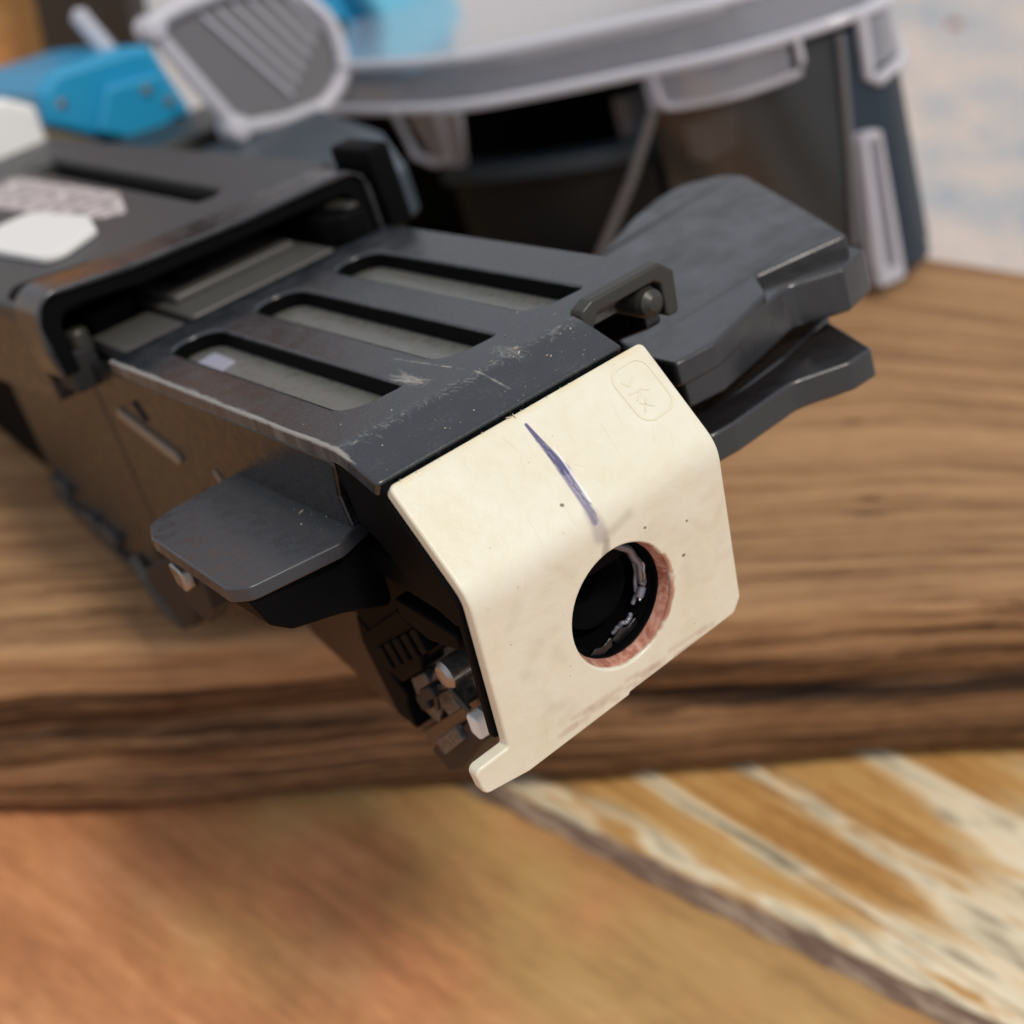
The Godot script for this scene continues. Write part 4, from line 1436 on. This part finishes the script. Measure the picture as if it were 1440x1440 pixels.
func build_driver(t: Node3D) -> void:
	# teal gear housing at the rear
	var st := begin()
	slab(st, rounded(v2([[47.6, 10.0], [49.0, 18.4], [55.4, 22.8], [77.3, 21.4], [84.5, 19.6], [88.8, 0.6], [87.8, -7], [70.6, -5.4], [58.6, 2.2]]), 2.0), [], -262, -200, 3.0, fz)
	var body := part("teal_housing", st, mats.teal, t)
	tag(body, "bright teal motor housing seen at the rear")
	st = begin()
	slab(st, rounded(v2([[58.6, 4.0], [66.5, 14.4], [82.0, 12.6], [86.2, 0.4], [71, -3.4]]), 1.5), [], -200, -196, 1.6, fz)
	part("housing_facet", st, mats.teal, body)
	for q in [[54, 14], [76.5, 9.5], [81.5, 4.5]]:
		st = begin()
		lathe(st, [Vector2(0.02, 0.9), Vector2(1.2, 0.7), Vector2(1.6, 0.0), Vector2(0.02, 0.0)], 16, func(p): return fz(Vector3(p.x, p.y, p.z - (196.0 if q[0] > 70 else 200.0))), Vector2(q[0], q[1]))
		part("housing_screw", st, mats.metal, body)
	# clear half-round hood with a thick rim and ridges
	var d := v2([[65.6, 29.8], [74.4, 31.0], [87, 31.2], [103.9, 27.6], [113.4, 15.5], [113.2, 1.4], [104, -4.4], [92, -4.0], [78.2, -1.0]])
	var loop := rounded(d, [1.5, 6, 14, 14, 14, 14, 10, 8, 2], 8)
	st = begin()
	slab(st, loop, [], -154, -150.4, 0.6, fz)
	var hood := part("dust_hood", st, mats.cup_grey, t)
	tag(hood, "clear ridged half-round dust hood beside the teal housing")
	st = begin()
	var ring := []
	for p in loop:
		ring.append(Vector3(p.x, p.y, -149.6) - BASE)
	tube(st, ring, 2.1, 12, true)
	part("hood_rim", st, mats.frosted, hood)
	for k in 7:
		st = begin()
		var a := Vector3(80.0 + k * 4.4, 27.6 - k * 0.2, -149.6) - BASE
		var b := Vector3(96.0 + k * 2.6, 1.6 + k * 2.4, -149.6) - BASE
		tube(st, [a, b], 0.6, 8)
		part("hood_ridge", st, mats.frosted, hood)
	st = begin()
	lathe(st, [Vector2(0.02, -145), Vector2(2.4, -145.6), Vector2(3.2, -147), Vector2(3.2, -153), Vector2(0.02, -153)], 24, fz, Vector2(66.0, 29.0))
	part("hood_knuckle", st, mats.frosted, hood)
	st = begin()
	lathe(st, [Vector2(0.02, -145), Vector2(2.6, -145.6), Vector2(3.4, -147), Vector2(3.4, -153), Vector2(0.02, -153)], 24, fz, Vector2(77.6, -0.6))
	part("hood_knuckle", st, mats.frosted, hood)
	st = begin()
	tube(st, [Vector3(77.8, -1, -149) - BASE, Vector3(79.4, -12, -148) - BASE], 1.7, 12)
	part("hood_leg", st, mats.frosted, hood)
	st = begin()
	slab(st, rounded(v2([[26, 22], [36.1, 22.4], [43.1, 17.6], [42.4, 9.0], [49.8, 2.6], [39.3, 0], [24, 2]]), 2.0), [], -196, -186, 2.0, fz)
	part("white_cap", st, mats.white_pad, t)
	st = begin()
	slab(st, rounded(v2([[44, -14], [106, -14], [104, -2], [60, 0.5]]), 2.0), [], -206, -162, 1.5, fz)
	part("motor_foot", st, mats.bracket, t)
	st = begin()
	tube(st, [Vector3(73.0, 32.5, -215) - BASE, Vector3(77.2, 20.0, -214) - BASE], 2.6, 12)
	part("grey_stub", st, mats.frosted, t)


func build_sawdust() -> void:
	# pale crumbs and slivers lying on the cover, the lever and along the folds
	var st := begin()
	var spots := []
	for i in 40:
		spots.append([Vector3(rng.randf_range(-15, 26), rng.randf_range(64, 73.2), 0.06), "cover"])
	for i in 12:
		spots.append([Vector3(rng.randf_range(-15, 38), rng.randf_range(45, 64), 0.06), "cover"])
	for i in 30:
		spots.append([Vector3(rng.randf_range(-30, -14), rng.randf_range(30, 60), -12.35), "lever"])
	for i in 14:
		spots.append([Vector3(rng.randf_range(0.5, 30), rng.randf_range(0.0, 0.3), 0.05), "cream"])
	for s in spots:
		var p: Vector3 = s[0]
		if s[1] == "cover" and p.y < 58.5:
			var k := fposmod(p.x + 9.8, 15.4)
			if k < 10.2:
				continue
		var big := 0.03 + 0.1 * pow(rng.randf(), 3.0)
		var lng := big * rng.randf_range(1.0, 4.5)
		var a := rng.randf() * TAU
		var e := Vector2(cos(a), sin(a))
		var g := e.orthogonal()
		var c := Vector2(p.x, p.y)
		var loop := PackedVector2Array([c - e * lng - g * big * 0.3, c - e * lng * 0.2 - g * big, c + e * lng - g * big * 0.2, c + e * lng * 0.3 + g * big])
		var f: Callable = f_cover if s[1] == "cover" else (f_cream if s[1] == "cream" else fy)
		slab(st, signed_ccw(loop), [], p.z - 0.08, p.z + big * 0.9, 0.0, f)
	var o := MeshInstance3D.new()
	o.name = "sawdust"
	o.mesh = st.commit()
	o.material_override = mats.crumb
	o.transform = Transform3D(tool_basis, tool_zero + tool_basis * (BASE * MM))
	tag(o, "pale sawdust crumbs scattered over the black cover and lever", "sawdust", "stuff")
	add_child(o)
